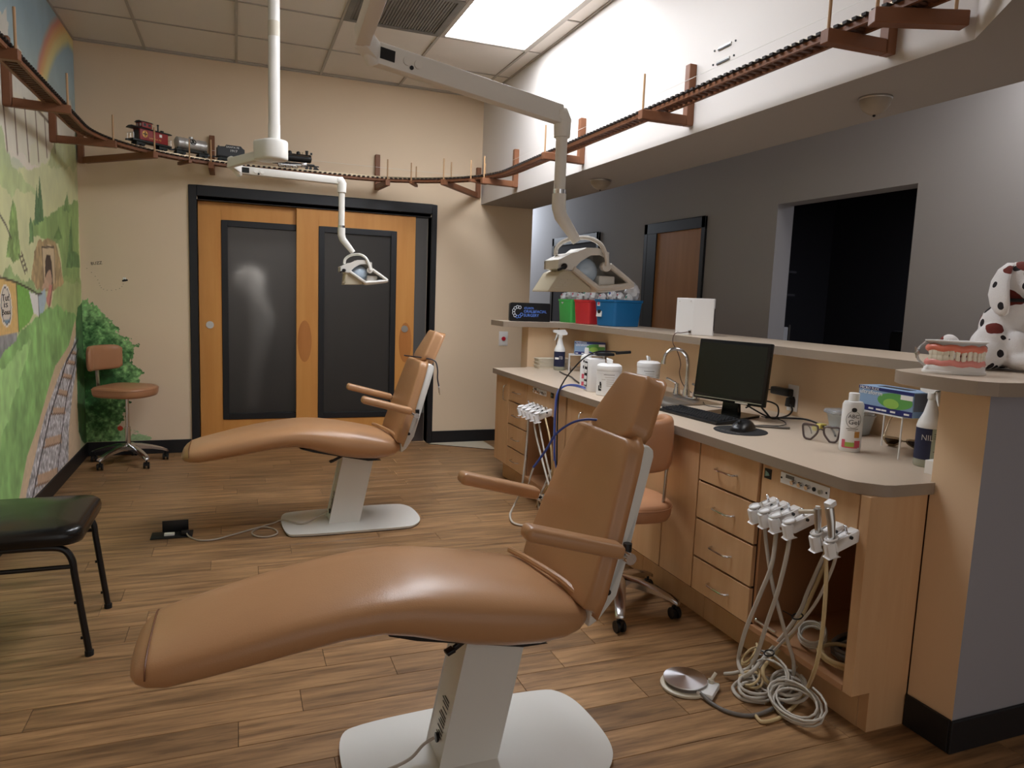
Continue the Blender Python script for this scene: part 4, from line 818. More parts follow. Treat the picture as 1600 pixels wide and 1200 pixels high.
MB().tube([(0, 0, -.03), (-.004, .004, .03), (-.006, .006, .055)], [.010, .012, .013], 10).build('body', m_steel, t); MB().cyl((-.006, .006, .045), (-.045, .05, .035), .0075, 10).build('nozzle', m_beige, t); MB().cyl((-.006, .006, .055), (-.006, .006, .064), .008, 10).build('button', m_wplastic, t)
t = thing('suction_handpiece', 'grey suction handpiece standing upright in the last holder', 'suction tip', (1.845, 1.755, .70))
MB().tube([(0, 0, -.03), (-.004, .01, .05), (-.008, .02, .095)], [.011, .014, .016], 10).build('body', m_steel, t, bevel=.002, seg=1); MB().bar((-.018, .02, .10), (.012, .024, .112), .028, .02).build('head', m_wplastic, t, bevel=.004)
def hose(key, label, r, m, nm='handpiece_hose', cat='hose', grp='handpiece hoses'):
    o = MB().tube(spline(HP[key], 8), r, 8).build(nm, m, smooth=60); return setp(o, label, cat, grp)
hose('a', 'grey hose hanging from the second near holder, crossing behind its neighbours', .0072, m_hose); hose('b', 'grey hose from the third near holder bowing out left to the floor', .0078, m_hose)
hose('c', 'grey hose from the fourth near holder running left onto the floor', .0078, m_hose); hose('d', 'yellowed hose from the syringe holder looping along the floor', .0068, m_hosey)
hose('e', 'thin pale hose from the last near holder slanting across the open cabinet', .0055, m_hose); hose('f', 'grey hose of the tied bundle inside the near open cabinet', .0075, m_hose)
hose('g', 'beige hose of the tied bundle inside the near open cabinet', .0075, m_hosey); hose('p', 'dark grey hose from the foot pedal to the hose pile', .0072, m_hosed)
hose('fa', 'grey hose hanging in front of the far hose cabinet and looping on the floor', .0072, m_hose); hose('fb', 'grey hose slanting down in the far hose cabinet', .0072, m_hose)
hose('fc', 'second grey hose slanting down in the far hose cabinet', .0066, m_hose); hose('fd', 'rightmost grey hose hanging in the far hose cabinet', .006, m_hosey); hose('fe', 'grey hose curling out of the bottom of the far hose cabinet', .0072, m_hose)
def coil(label, c, a, b_, n, r, m, tilt=(0, 0), jit=.012, z0=.008):
    P = []
    for i in range(n*16+1):
        q = 2*PI*i/16; k = i/(n*16); w = 1+.10*math.sin(q*.37+1)
        P.append((c[0]+a*w*math.cos(q)+jit*math.sin(q*.53), c[1]+b_*w*math.sin(q)+jit*math.cos(q*.41), max(z0, z0+k*.03+tilt[0]*math.cos(q)+tilt[1]*math.sin(q)+abs(tilt[0])+abs(tilt[1]))))
    o = MB().tube(P, r, 7).build('coiled_hose', m, smooth=60); return setp(o, label, 'hose', 'coiled hoses on the floor')
coil('coil of grey tubing nearest the camera in the hose pile', (1.845, 1.85, 0), .05, .105, 6, .0046, m_hose, (.035, 0), .010)
coil('loose grey hose loops beside the foot pedal', (1.80, 2.0, 0), .075, .045, 3, .0062, m_hose, (0, .015), .014)
coil('thin grey hose loops strewn between the pile and the toe kick', (1.875, 2.02, 0), .05, .085, 3, .0048, m_hose, (.03, .02), .02)
coil('small loop of thin beige hose on top of the pile', (1.80, 2.04, .03), .03, .045, 2, .005, m_hosey, (.02, 0), .012, .02)
coil('grey hose loops lying in front of the near toe kick', (1.90, 1.95, 0), .06, .06, 3, .0065, m_hose, (.02, .01), .015)
coil('thin grey hose ring standing against the hoses at the pile', (1.86, 2.12, .05), .03, .022, 2, .0045, m_hosey, (.03, 0), .006, .05)
coil('dark grey hose loops lying inside the near open cabinet', (2.18, 1.87, 0), .13, .085, 3, .0095, m_hosed, (.01, 0), .015, .178)
coil('yellowed hose loops at the mouth of the near open cabinet', (2.05, 1.85, 0), .085, .08, 2, .0075, m_hosey, (0, .01), .012, .178)
coil('pale tubing bundle on the shelf of the near open cabinet', (2.03, 1.985, 0), .03, .055, 4, .005, m_hose, (.03, 0), .004, .178)
t = thing('valve_block', 'pale valve block with fittings deep inside the near open cabinet', 'valve', (2.30, 1.86, .40))
b = MB().bar((-.02, .10, -.03), (.02, -.06, .07), .05, .035); b.build('body', m_hose, t, bevel=.004)
for q in (-.03, .01, .05): MB().cyl((0, q, .02), (-.035, q, .03), .007, 8).build('fitting', m_steel, t)
cord('cabinet_wire', 'thin red wire hanging inside the near open cabinet', [(2.2, 1.87, .66), (2.19, 1.86, .55), (2.2, 1.85, .45), (2.26, 1.84, .42)], .002, mat('red_wire', (190, 60, 40), .5), 'wire')
for (p, q, lb) in (((1.95, 1.985, .305), (.02, .018), 'black cable tie round the hose bundle in the near cabinet'), ((1.90, 2.06, .13), (.018, .018), 'black cable tie round the hoses above the pile')):
    o = MB().tube([(p[0]+q[0]*math.cos(a), p[1]+q[1]*math.sin(a), p[2]+.006*math.cos(a)) for a in [i*PI/6 for i in range(12)]], .003, 6, closed=True).bar((p[0]-.015, p[1]+.01, p[2]), (p[0]-.03, p[1]+.045, p[2]+.006), .004, .002).build('cable_tie', m_blk); setp(o, lb, 'cable tie')
t = thing('rail_handle', 'short chrome pipe fitting on the shelf lip of the near cabinet', 'pipe', (1.96, 2.15, .178))
MB().tube([(0, .06, .008), (0, -.05, .008)], .007, 10).ball((0, .062, .008), .010, 10, m=6).cyl((0, 0, .0), (0, 0, .025), .006, 8).build('pipe', m_chrome, t)
t = thing('foot_pedal', 'round brushed metal foot control pedal on the floor', 'pedal', (1.585, 2.145, 0)); t.scale = (1.13, 1.13, 1.1)
m_spun = mat('spun_steel', (225, 225, 228), .32, metal=1.0); nt = m_spun.node_tree; nt.nodes['Principled BSDF'].inputs['Anisotropic'].default_value = .85
tg = nt.nodes.new('ShaderNodeTangent'); tg.direction_type = 'RADIAL'; tg.axis = 'Z'; nt.links.new(tg.outputs[0], nt.nodes['Principled BSDF'].inputs['Tangent'])
MB().lathe([(.078, 0), (.082, .004), (.082, .010), (.076, .014), (0, .014)], n=32).build('base', m_beige, t)
MB().lathe([(.066, .014), (.066, .028)], n=32).build('skirt', m_hosed, t)
MB().lathe([(.071, .027), (.073, .030), (.072, .033), (0, .043)], n=48).build('disc', m_spun, t)
h = MB(); h.X = Matrix.Rotation(math.radians(-52), 4, 'Z'); h.box(.05, .105, -.045, .05, 0, .024); h.build('cable_housing', m_wplastic, t, bevel=.006)
h = MB(); h.X = Matrix.Rotation(math.radians(-52), 4, 'Z'); h.cyl((.078, .034, .024), (.078, .034, .036), .010, 12).cyl((.078, .034, .034), (.088, .05, .056), .0055, 8); h.build('toggle', m_beige, t)
# ================================================================ model railway on its wall brackets
RC = 1.08; XR_, YB_, XL_ = 2.035, 6.475, -.945
def track_path(step):
    segs = [((XL_, 2.3), (XL_, YB_-RC)), ('a', (XL_+RC, YB_-RC), PI, PI/2), ((XL_+RC, YB_), (XR_-RC, YB_)), ('a', (XR_-RC, YB_-RC), PI/2, 0), ((XR_, YB_-RC), (XR_, 1.0))]
    out = []; carry = 0.0
    for s in segs:
        L = math.dist(*s) if s[0] != 'a' else RC*PI/2
        d = carry
        while d < L:
            q = d/L
            if s[0] != 'a': p = (s[0][0]+(s[1][0]-s[0][0])*q, s[0][1]+(s[1][1]-s[0][1])*q); h = math.atan2(s[1][1]-s[0][1], s[1][0]-s[0][0])
            else: a = s[2]+(s[3]-s[2])*q; p = (s[1][0]+RC*math.cos(a), s[1][1]+RC*math.sin(a)); h = a-PI/2
            out.append((p[0], p[1], h)); d += step
        carry = d-L
    return out
ZB = 2.415
trk = thing('railway_track', 'model railway track on a narrow wooden trestle bed high round the walls', 'track')
PT = track_path(.06)
def sweep(off, w, z0, z1, nm, m):
    b = MB(); rings = []
    for x, y, h in PT:
        n = (-math.sin(h), math.cos(h)); rings.append([(x+n[0]*(off+s*w/2), y+n[1]*(off+s*w/2), z) for s, z in ((-1, z0), (1, z0), (1, z1), (-1, z1))])
    b.loft(rings); return b.build(nm, m, trk, smooth=30)
for s in (-1, 1):
    sweep(s*.036, .014, ZB, ZB+.019, 'bed_strip', m_wood); sweep(s*.0225, .005, ZB+.033, ZB+.041, 'rail', m_rail)
tie = MB().cbox((0, 0, 0), (.020, .116, .010)).build('tie', m_tie, smooth=0); tie_me = tie.data; bpy.data.objects.remove(tie)
slat = MB().cbox((0, 0, 0), (.018, .060, .009)).build('slat', m_wood2, smooth=0); slat_me = slat.data; bpy.data.objects.remove(slat)
for x, y, h in track_path(.041):
    o = link('tie', tie_me, trk); o.location = (x, y, ZB+.0245); o.rotation_euler = (0, 0, h)
    o = link('bed_slat', slat_me, trk); o.location = (x+.0, y, ZB+.010); o.rotation_euler = (0, 0, h)
# short cross bars under the far corner curve
for i, (x, y, a) in enumerate(((1.462, 6.349, 62), (1.909, 5.902, 28), (-.372, 6.349, 118))):
    d = Vector((math.cos(math.radians(a)), math.sin(math.radians(a)), 0)); c = Vector((x, y, ZB-.012))
    cb = MB().bar(c-d*.10, c+d*.10, .026, .024).build('cross_bar', m_wood, trk, smooth=0, bevel=.002, seg=1)
    for s in (-1, 1): p = c+d*s*.085; MB().cyl(p+Vector((0, 0, .01)), p+Vector((0, 0, .165)), .0055, 8).build('dowel', m_dowel, cb)
def bracket(label, wall, arm_end, z_top, dowels, w=.042, zb=2.362, th=.042):
    """L bracket: post flat on the wall at 'wall' (x, y, normal angle), arm to arm_end, dowels at fractions of the arm"""
    t = thing('track_bracket', label, 'bracket', (wall[0], wall[1], zb), 0, 'wooden brackets under the railway')
    n = Vector((math.cos(wall[2]), math.sin(wall[2]), 0)); s = Vector((-n.y, n.x, 0)); e = Vector((arm_end[0]-wall[0], arm_end[1]-wall[1], 0))
    if z_top: MB().bar(n*th/2, n*th/2+Vector((0, 0, z_top-zb)), th, w, up=s).build('post', m_wood, t, smooth=0, bevel=.003, seg=1)
    d = e.normalized(); a0 = d*(th if z_top else .002)
    am = MB().bar(a0+Vector((0, 0, .0245)), e+Vector((0, 0, .0245)), w, .048).build('arm', m_wood, t, smooth=0, bevel=.003, seg=1)
    for q, hgt, m_ in dowels: p = e*q; MB().cyl(p+Vector((0, 0, .047)), p+Vector((0, 0, .047+hgt)), .006, 8).build('dowel', m_, t)
    return t
dw = lambda *q: [(a, .175, m_dowel) for a in q]
R_ = PI
bracket('wooden track bracket on the upper right wall nearest the far corner', (XS, 5.755, R_), (1.88, 5.72), 2.672, dw(.93))
bracket('second wooden track bracket from the far corner, behind the lamp tube', (XS, 4.52, R_), (1.90, 4.50), 2.663, dw(.95))
bracket('wooden track bracket beside the slotted wall anchors', (XS, 3.273, R_), (1.905, 3.275), 2.666, dw(.95))
bracket('nearest full wooden track bracket on the upper right wall', (XS, 2.047, R_), (1.908, 2.058), 2.66, dw(.95))
bracket('thick wooden bar under the track at the near bend of the right wall', (2.195, 1.752, R_), (1.912, 1.862), None, dw(.12, .95), .05)
B_ = -PI/2
bracket('wooden track bracket above the right sliding door', (1.205, D, B_), (1.235, 6.35), 2.682, dw(.965), zb=2.37)
bracket('wooden track bracket between the tank wagon and the tender', (-.18, D, B_), (-.18, 6.33), 2.693, dw(.965), zb=2.375)
bracket('wooden corner bracket where the back and right walls meet', (2.17, D, B_), (1.655, 6.09), 2.662, dw(.78, .98), zb=2.38)
bracket('wooden corner bracket where the mural meets the back wall', (-1.14, D, B_), (-.55, 6.08), 2.70, dw(.78, .985), zb=2.375)
bracket('wooden track bracket on the mural wall nearest the camera', (XL+.002, 4.77, 0), (-.86, 4.81), 2.74, dw(.95), zb=2.375)
bracket('wooden track bracket on the mural wall beside the caboose', (XL+.002, 5.82, 0), (-.77, 5.80), 2.70, dw(.95), zb=2.375)
bracket('wooden track bracket on the mural wall at the left frame edge', (XL+.002, 3.80, 0), (-.86, 3.78), 2.74, dw(.95), zb=2.375)
m_line = mat('nylon_line', (225, 222, 214), .3)
for pts, lb in (([(XS-.045, 5.755, 2.585), (XS-.045, 4.52, 2.585), (XS-.045, 3.273, 2.585), (XS-.045, 2.047, 2.585)], 'thin pale guard line strung between the right wall brackets'), ([(-.18, D-.045, 2.57), (1.205, D-.045, 2.57), (2.17, D-.045, 2.57)], 'thin pale guard line strung along the back wall brackets')):
    setp(MB().tube(pts, .0012, 5).build('guard_line', m_line), lb, 'line')

# ---------------------------------------------------------------- rolling stock (local x = travel, z from rail head)
m_red = mat('caboose_red', (142, 44, 42), .45); m_silver = mat('tank_silver', (196, 194, 190), .38, metal=.45); m_loco = mat('loco_black', (24, 24, 26), .45); m_yel = mat('emblem_yellow', (222, 168, 84), .5)
m_grn = mat('underframe_dark', (30, 34, 30), .6)
ZRAIL = ZB+.041
def car(name, label, x, y):
    h = math.atan2(y-(YB_-RC), x-(XL_+RC))-PI/2 if x < XL_+RC else 0
    t_ = thing(name, label, 'model train', (x, y, ZRAIL), h, 'model train on the high track'); t_.scale = (.86, .9, .92); return t_
def on_arc(x): return YB_-RC+math.sqrt(RC*RC-(x-XL_-RC)**2) if x < XL_+RC else YB_
def wheels(t, xs, r=.017, m=m_loco):
    for x in xs:
        b = MB()
        for s in (-1, 1): b.cyl((x, s*.020, r), (x, s*.027, r), r, 14)
        b.cyl((x, -.026, r), (x, .026, r), .004, 8); b.build('wheelset', m, t)
def bogie(t, x):
    b = MB()
    for s in (-1, 1): b.box(x-.042, x+.042, s*.031-.003, s*.031+.003, .012, .030)
    b.box(x-.01, x+.01, -.03, .03, .018, .036); b.build('bogie', m_grn, t); wheels(t, (x-.026, x+.026))
def coupler(t, x, s): MB().box(x, x+s*.028, -.006, .006, .028, .038).cbox((x+s*.03, 0, .033), (.012, .018, .014)).build('coupler', m_loco, t)
x = -.60; t = car('toy_caboose', 'red toy caboose with a cupola at the tail of the train', x, on_arc(x))
MB().box(-.19, .19, -.042, .042, .034, .050).build('underframe', m_grn, t, bevel=.002)
bd = MB().box(-.125, .15, -.044, .044, .050, .135).build('body', m_red, t, bevel=.002)
rf = MB().prism([(-.052, .135), (.052, .135), (.05, .142), (.02, .152), (-.02, .152), (-.05, .142)], -.185, .185, 'yz'); rf.build('roof', m_loco, t)
cp = MB().box(-.10, -.005, -.040, .040, .150, .190).build('cupola', m_red, t, bevel=.002); MB().prism([(-.046, .190), (.046, .190), (.02, .203), (-.02, .203)], -.112, .008, 'yz').build('cupola_roof', m_loco, cp)
for s in (-1, 1):
    for xx in (-.075, -.03): MB().box(xx-.012, xx+.012, s*.0405, s*.042, .162, .182).build('cupola_window', m_blk, cp)
    for yy in (-.018, .018): MB().box(-.1025, -.100, yy-.009, yy+.009, .160, .182).build('end_window', m_paper, cp)
    e = MB()
    for yy in (-.038, .038): e.cyl((s*.182, yy, .05), (s*.182, yy, .095), .002, 6)
    e.cyl((s*.182, -.038, .094), (s*.182, .038, .094), .002, 6).cyl((s*.182, 0, .05), (s*.182, 0, .094), .002, 6); e.build('end_railing', m_steel, t)
    bogie(t, s*.11); coupler(t, s*.19, s)
MB().box(-.127, -.124, -.03, .03, .052, .130).build('end_door', m_loco, t)
MB().cyl((.085, 0, .148), (.085, 0, .20), .006, 8).cyl((.085, 0, .196), (.085, 0, .205), .009, 10).build('stove_pipe', m_loco, t); MB().cbox((.125, 0, .157), (.02, .02, .014)).build('roof_vent', m_grn, t)
MB().cyl((-.078, -.044, .098), (-.078, -.0455, .098), .026, 20).build('emblem', m_yel, bd); MB().cbox((-.078, -.0462, .098), (.04, .001, .008)).cbox((-.078, -.0462, .098), (.008, .001, .04)).build('emblem_cross', m_loco, bd, smooth=0)
MB().box(.062, .088, -.0455, -.044, .100, .122).build('side_window', m_paper, bd); lettering('SANTA FE', .017, m_yel, bd, (-.04, -.0445, .068), (1, 0, 0), (0, 0, 1), width=.12)
x = -.325; t = car('toy_tank_wagon', 'silver toy tank wagon with a round black emblem', x, on_arc(x))
MB().box(-.15, .15, -.036, .036, .034, .046).build('underframe', m_grn, t, bevel=.002)
tk = MB().tube([(-.142, 0, .100), (-.134, 0, .100), (-.130, 0, .100), (.130, 0, .100), (.134, 0, .100), (.142, 0, .100)], [.030, .044, .047, .047, .044, .030], 28).build('tank', m_silver, t, smooth=30)
MB().cyl((0, 0, .14), (0, 0, .162), .018, 16).build('dome', m_silver, tk)
for xx in (-.128, -.07, .07, .128): MB().tube([(xx, .0476*math.cos(a), .100+.0476*math.sin(a)) for a in [i*PI/12 for i in range(24)]], .0016, 5, closed=True).build('band', m_steel, tk)
e = MB(); T_ = Matrix.Rotation(math.radians(-22), 4, 'X'); e.X = Matrix.Translation((0, 0, .1)) @ T_; e.tube([(.026*math.cos(a), -.0478, .026*math.sin(a)) for a in [i*PI/12 for i in range(24)]], .003, 5, closed=True).box(-.020, .020, -.0485, -.0475, -.016, -.006).box(-.006, .006, -.0485, -.0475, -.006, .02).box(-.014, .014, -.0485, -.0475, .006, .012); e.build('emblem', m_loco, tk)
MB().cyl((-.10, -.044, .066), (.10, -.044, .066), .002, 6).build('handrail', m_steel, t)
for s in (-1, 1): bogie(t, s*.10); coupler(t, s*.15, s); MB().box(s*.12-.012, s*.12+.012, -.034, .034, .046, .062).build('saddle', m_grn, t)
x = -.035; t = car('toy_tender', 'black toy coal tender lettered in white behind the locomotive', x, on_arc(x))
MB().box(-.125, .125, -.04, .04, .034, .046).build('underframe', m_loco, t, bevel=.002)
td = MB().prism([(-.118, .046), (.118, .046), (.118, .112), (.10, .122), (.085, .138), (-.045, .138), (-.055, .122), (-.118, .118)], -.042, .042, 'xz').build('body', m_loco, t, smooth=30, bevel=.002)
MB().ball((.02, 0, .132), (.07, .034, .014), 12, m=6).build('coal_load', m_tie, t); MB().cyl((-.105, 0, .118), (-.105, 0, .132), .008, 10).build('hatch', m_loco, t)
lettering('SANTA FE', .020, m_paper, td, (-.045, -.0425, .116), (1, 0, 0), (0, 0, 1), width=.115); lettering('1917', .028, m_paper, td, (-.012, -.0425, .084), (1, 0, 0), (0, 0, 1), width=.06)
for s in (-1, 1): bogie(t, s*.07); coupler(t, s*.125, s)
t = car('toy_locomotive', 'black toy steam locomotive at the head of the train', .455, YB_)
MB().box(-.19, .20, -.036, .036, .034, .048).build('underframe', m_loco, t, bevel=.002)
MB().cyl((-.08, 0, .098), (.15, 0, .098), .036, 24).build('boiler', m_loco, t); MB().tube([(.15, 0, .098), (.156, 0, .098), (.172, 0, .098)], [.038, .038, .030], 24).cyl((.172, 0, .098), (.176, 0, .098), .012, 12).build('smokebox', m_loco, t)
cb = MB().box(-.18, -.075, -.046, .046, .048, .148).build('cab', m_loco, t, bevel=.002); MB().prism([(-.052, .146), (.052, .146), (.045, .158), (.015, .165), (-.015, .165), (-.045, .158)], -.20, -.065, 'yz').build('cab_roof', m_loco, cb)
for xx in (-.15, -.108): MB().box(xx-.014, xx+.014, -.0468, -.046, .112, .140).build('cab_window', m_hosed, cb)
lettering('LIONEL', .018, m_paper, cb, (-.168, -.0468, .082), (1, 0, 0), (0, 0, 1), width=.085)
MB().cyl((.13, 0, .125), (.13, 0, .165), .012, 14, r2=.014).cyl((.13, 0, .163), (.13, 0, .168), .016, 14).build('smokestack', m_loco, t)
for xx in (-.03, .05): MB().lathe([(.020, .125), (.020, .142), (.016, .152), (.008, .157), (0, .158)], (xx, 0, 0), 14).build('dome', m_loco, t)
MB().cyl((.09, 0, .13), (.09, 0, .150), .003, 6).ball((.09, 0, .148), .006, 8, m=5).build('bell', m_rail, t); MB().cbox((.172, 0, .145), (.018, .02, .018)).build('headlight', m_loco, t)
for xx in (-.11, -.045, .02):
    for s in (-1, 1):
        w = MB().tube([(xx+.027*math.cos(a), s*.030, .029+.027*math.sin(a)) for a in [i*PI/10 for i in range(20)]], .0035, 5, closed=True)
        for a in (0, PI/3, 2*PI/3): w.bar((xx-.025*math.cos(a), s*.030, .029-.025*math.sin(a)), (xx+.025*math.cos(a), s*.030, .029+.025*math.sin(a)), .003, .003)
        w.build('driving_wheel', m_steel if s < 0 else m_loco, t)
wheels(t, (.13, .165), .014)
MB().bar((-.11, -.037, .024), (.02, -.037, .024), .003, .007).bar((-.045, -.040, .026), (.075, -.040, .032), .003, .006).build('side_rod', m_steel, t)
for s in (-1, 1): MB().box(.075, .125, s*.042-.012, s*.042+.012, .026, .056).build('cylinder', m_castal, t, bevel=.004)
MB().prism([(.195, .008), (.20, .042), (.205, .042), (.245, .006), (.24, .004)], -.03, .03, 'xz').build('cowcatcher', m_loco, t); MB().cbox((.225, 0, .036), (.04, .012, .01)).build('coupler', m_loco, t)
for s in (-1, 1): MB().cyl((-.07, s*.040, .118), (.15, s*.040, .112), .0018, 6).build('handrail', m_steel, t)

# ---------------------------------------------------------------- things fixed to the walls
for i, (y, z) in enumerate(((3.03, 2.69), (3.035, 2.625))):
    t = thing('wall_anchor', ('upper' if i == 0 else 'lower')+' of two slotted metal anchors on the upper right wall', 'wall anchor', (XS, y, z))
    MB().box(-.006, 0, -.05, .05, -.010, .006).build('plate', m_steel, t, bevel=.001, seg=1); MB().box(-.0065, -.006, -.048, .048, -.010, -.003).build('slot', m_ink, t)
    for s in (-1, 1): MB().cyl((0, s*.08, 0), (-.004, s*.08, 0), .005, 8).build('screw', m_ink, t)
m_bowl = mat('alabaster_bowl', (150, 136, 120), .4, var=.2, vscale=14)
for i, (x, y, r, lb) in enumerate(((2.47, 2.345, .062, 'near'), (2.495, 4.80, .075, 'far'))):
    t = thing('soffit_light', 'unlit mottled bowl light under the soffit, the %s one of two' % lb, 'ceiling light', (x, y, 2.323))
    MB().lathe([(r*.98, -.0), (r, -.008), (r*.94, -.03), (r*.7, -.052), (r*.35, -.066), (0, -.070)], n=28).build('bowl', m_bowl, t, smooth=60); MB().lathe([(r*1.03, 0), (r*1.05, -.006), (r*1.0, -.010)], n=28).build('rim', m_steel, t); MB().ball((0, 0, -.072), .006, 8, m=5).build('finial', m_ink, t)
t = thing('alarm_plate', 'white wall plate with a red button on the back wall', 'wall plate', (2.49, D, 1.034))
MB().box(-.047, .047, -.008, 0, -.072, .072).build('plate', m_wplastic, t, bevel=.003); MB().cyl((0, -.008, .0), (0, -.018, .0), .02, 20).build('button', mat('button_red', (190, 26, 50), .35), t)
t = thing('floor_strip', 'pale trim board lying on the floor along the back wall', 'trim board', (2.1, 6.48, 0))
MB().prism([(-.37, .17), (.20, -.22), (.20, .20), (-.33, .20)], 0, .006, 'xy', 0, 1).build('board', [m_beige, m_edge], t, smooth=0)
# ================================================================ things on the worktop
ZC_ = .882; ZL = 1.254
m_clear = mat('clear_plastic', (232, 236, 238), .15, trans=.75, ior=1.25)
m_frost = mat('frosted_plastic', (214, 220, 222), .3, trans=.35, ior=1.3)
m_navy = mat('navy_label', (30, 36, 66), .45); m_lab = mat('grey_green_label', (168, 176, 156), .5)
m_liq = mat('pale_liquid', (188, 190, 170), .25, trans=.3)
m_spray = mat('spray_white', (228, 228, 226), .35)
def spray(label, x, y, rz, k=1.0):
    t = thing('spray_bottle', label, 'bottle', (x, y, ZC_), rz, 'spray bottles on the worktop')
    b = MB().lathe([(.0, 0), (.040*k, 0), (.044*k, .006), (.044*k, .03*k)], n=24); b.build('base', m_liq, t)
    MB().lathe([(.0445*k, .03*k), (.0445*k, .150*k)], n=24).build('label', m_navy, t)
    MB().lathe([(.044*k, .150*k), (.0445*k, .156*k), (.041*k, .172*k), (.026*k, .205*k), (.0155*k, .25*k), (.014*k, .262*k)], n=24).build('shoulder', m_spray, t, smooth=60)
    h = MB().lathe([(.018*k, .258*k), (.018*k, .285*k)], n=16)
    h.prism([(-.062*k, .305*k), (-.058*k, .318*k), (.03*k, .323*k), (.052*k, .300*k), (.05*k, .288*k), (.018*k, .283*k), (-.02*k, .286*k), (-.03*k, .297*k)], -.015*k, .015*k, 'xz'); hd = h.build('spray_head', m_spray, t, smooth=30, bevel=.003*k, seg=2)
    MB().prism([(-.034*k, .292*k), (-.024*k, .292*k), (-.026*k, .268*k), (-.040*k, .240*k), (-.048*k, .236*k), (-.04*k, .26*k)], -.008*k, .008*k, 'xz').build('trigger', m_spray, t, bevel=.002*k)
    return t
s1 = spray('white spray bottle with navy label at the far end of the worktop', 2.415, 5.2, math.radians(-10))
def arc_label(t, r, z0, z1, a0, a1, m, nm): 
    n = 10; v = [(r*math.cos(a0+(a1-a0)*i/n), r*math.sin(a0+(a1-a0)*i/n), z) for z in (z0, z1) for i in range(n+1)]
    return MB().add(v, [(i, i+1, n+2+i, n+1+i) for i in range(n)]).build(nm, m, t)
def curved_text(t, r, z, txt, size, m, a_mid, width):
    o = lettering(txt, size, m, t, (0, 0, 0), (1, 0, 0), (0, 0, 1), width=width)
    for v in o.data.vertices:
        a = a_mid + (v.co.x-width/2)/r; v.co = ((r+.0006)*math.cos(a), (r+.0006)*math.sin(a), v.co.z+z)
    return o
fc = math.radians(-115)+math.radians(10)
arc_label(s1, .0452, .088, .104, fc-.9, fc-.1, m_paper, 'label_band'); curved_text(s1, .0452, .09, 'TB', .035, m_paper, fc+.25, .03)
s2 = spray('white spray bottle with navy label at the near worktop end under the ledge', 2.40, 1.885, math.radians(75), .97)
rz2 = math.radians(75); fa = math.radians(-128)-rz2
arc_label(s2, .0437, .03, .146, fa+.02, fa+1.9, m_lab, 'side_label'); curved_text(s2, .0437, .102, 'NIL', .030, m_paper, fa-.35, .038)
for z in (.125, .117, .109, .06): arc_label(s2, .0440, z, z+.003, fa+.2, fa+1.3, m_hosed, 'print_line')
# folded trays
for i, z in enumerate((0, .028, .056)):
    t = thing('storage_tray', ('bottom', 'middle', 'top')[i]+' beige plastic tray of the stack beside the far spray bottle', 'tray', (2.42, 5.345, ZC_+z), 0, 'beige trays stacked at the far end')
    MB().loft([[(x*k_, y*k_, zz) for x, y in rrect(-.15, .15, -.055, .055, .018, 4)] for k_, zz in ((.93, 0), (.97, .022), (1.0, .022), (1.0, .027), (.90, .027), (.86, .022))]).build('tray', m_beige, t, smooth=40)
# glove boxes on white stands
m_gb = mat('glove_box_blue', (136, 164, 196), .5); m_gbd = mat('glove_box_navy', (34, 40, 104), .5); m_gbg = mat('glove_box_green', (96, 160, 82), .5); m_gbk = mat('glove_box_back', (112, 116, 126), .5)
def glove(label, o, xa, w, h, d, txt):
    """carton: front face spans w along xa, h up, d deep behind"""
    xa = Vector(xa).normalized(); t = thing('glove_box', label, 'glove box', o, math.atan2(xa.y, xa.x), 'glove boxes on wire stands')
    b = MB().box(0, w, 0, d, 0, h).build('carton', m_gb, t, smooth=0, bevel=.0015, seg=1)
    MB().box(0, w, -.0006, 0, .001, h*.23).build('navy_band', m_gbd, b, smooth=0); MB().box(0, w, -.0007, 0, h*.86, h-.001).build('navy_band', m_gbd, b, smooth=0)
    gp = [(w*(.68+.31*math.cos(a)), h*(.54+.31*math.sin(a))) for a in [i*PI/16 for i in range(32)]]; MB().prism(gp, -.0009, 0, 'xz').build('green_swoosh', m_gbg, b, smooth=0)
    MB().prism([(w*(.62+.14*math.cos(a)), h*(.42+.2*math.sin(a))) for a in [i*PI/12 for i in range(24)]], -.0012, 0, 'xz').build('light_swoosh', mat('glove_lime', (150, 196, 90), .5), b, smooth=0)
    MB().box(w*.78, w*.985, -.0013, 0, h*.66, h*.84).build('info_panel', m_paper, b, smooth=0)
    lettering('MICRO FLEX', h*.15, m_paper, b, (w*.02, -.001, h*.87), (1, 0, 0), (0, 0, 1), width=w*.36); lettering('ultraform', h*.24, m_paper, b, (w*.02, -.001, h*.68), (1, 0, 0), (0, 0, 1), width=w*.42)
    for q in (.02, .22, .36, .46, .62, .86): MB().box(w*q, w*(q+.09), -.0012, 0, h*.07, h*.14).build('small_print', m_paper, b, smooth=0)
    MB().box(w*.22, w*.78, d*.32, d*.68, h, h+.0008).build('opening', m_ink, b, smooth=0)
    MB().box(w, w+.0008, .004, d-.004, h*.25, h*.95).build('side_panel', m_gbk, b, smooth=0)
    return t
glove('blue and green glove carton on the near white wire stand', (2.385, 2.208, 1.050), (.0, -1, 0), .258, .098, .115, 1)
t = thing('wire_stand', 'white wire stand holding the near glove carton', 'stand', (2.445, 2.10, ZC_))
for y in (-.105, .125):
    MB().tube([(.115, y, 0), (.115, y, .163), (-.055, y, .163), (-.055, y, 0)], .0035, 7).build('wire_leg', m_wplastic, t)
MB().box(-.06, .12, -.11, .13, .160, .1665).build('platform', m_wplastic, t, bevel=.002, seg=1)
glove('glove carton on the far white stand behind the lotion bottle', (2.50, 5.10, 1.018), (.92, -.38, 0), .24, .10, .11, 0)
t = thing('wire_stand', 'white stand holding the far glove carton', 'stand', (2.60, 5.09, ZC_), math.radians(-22))
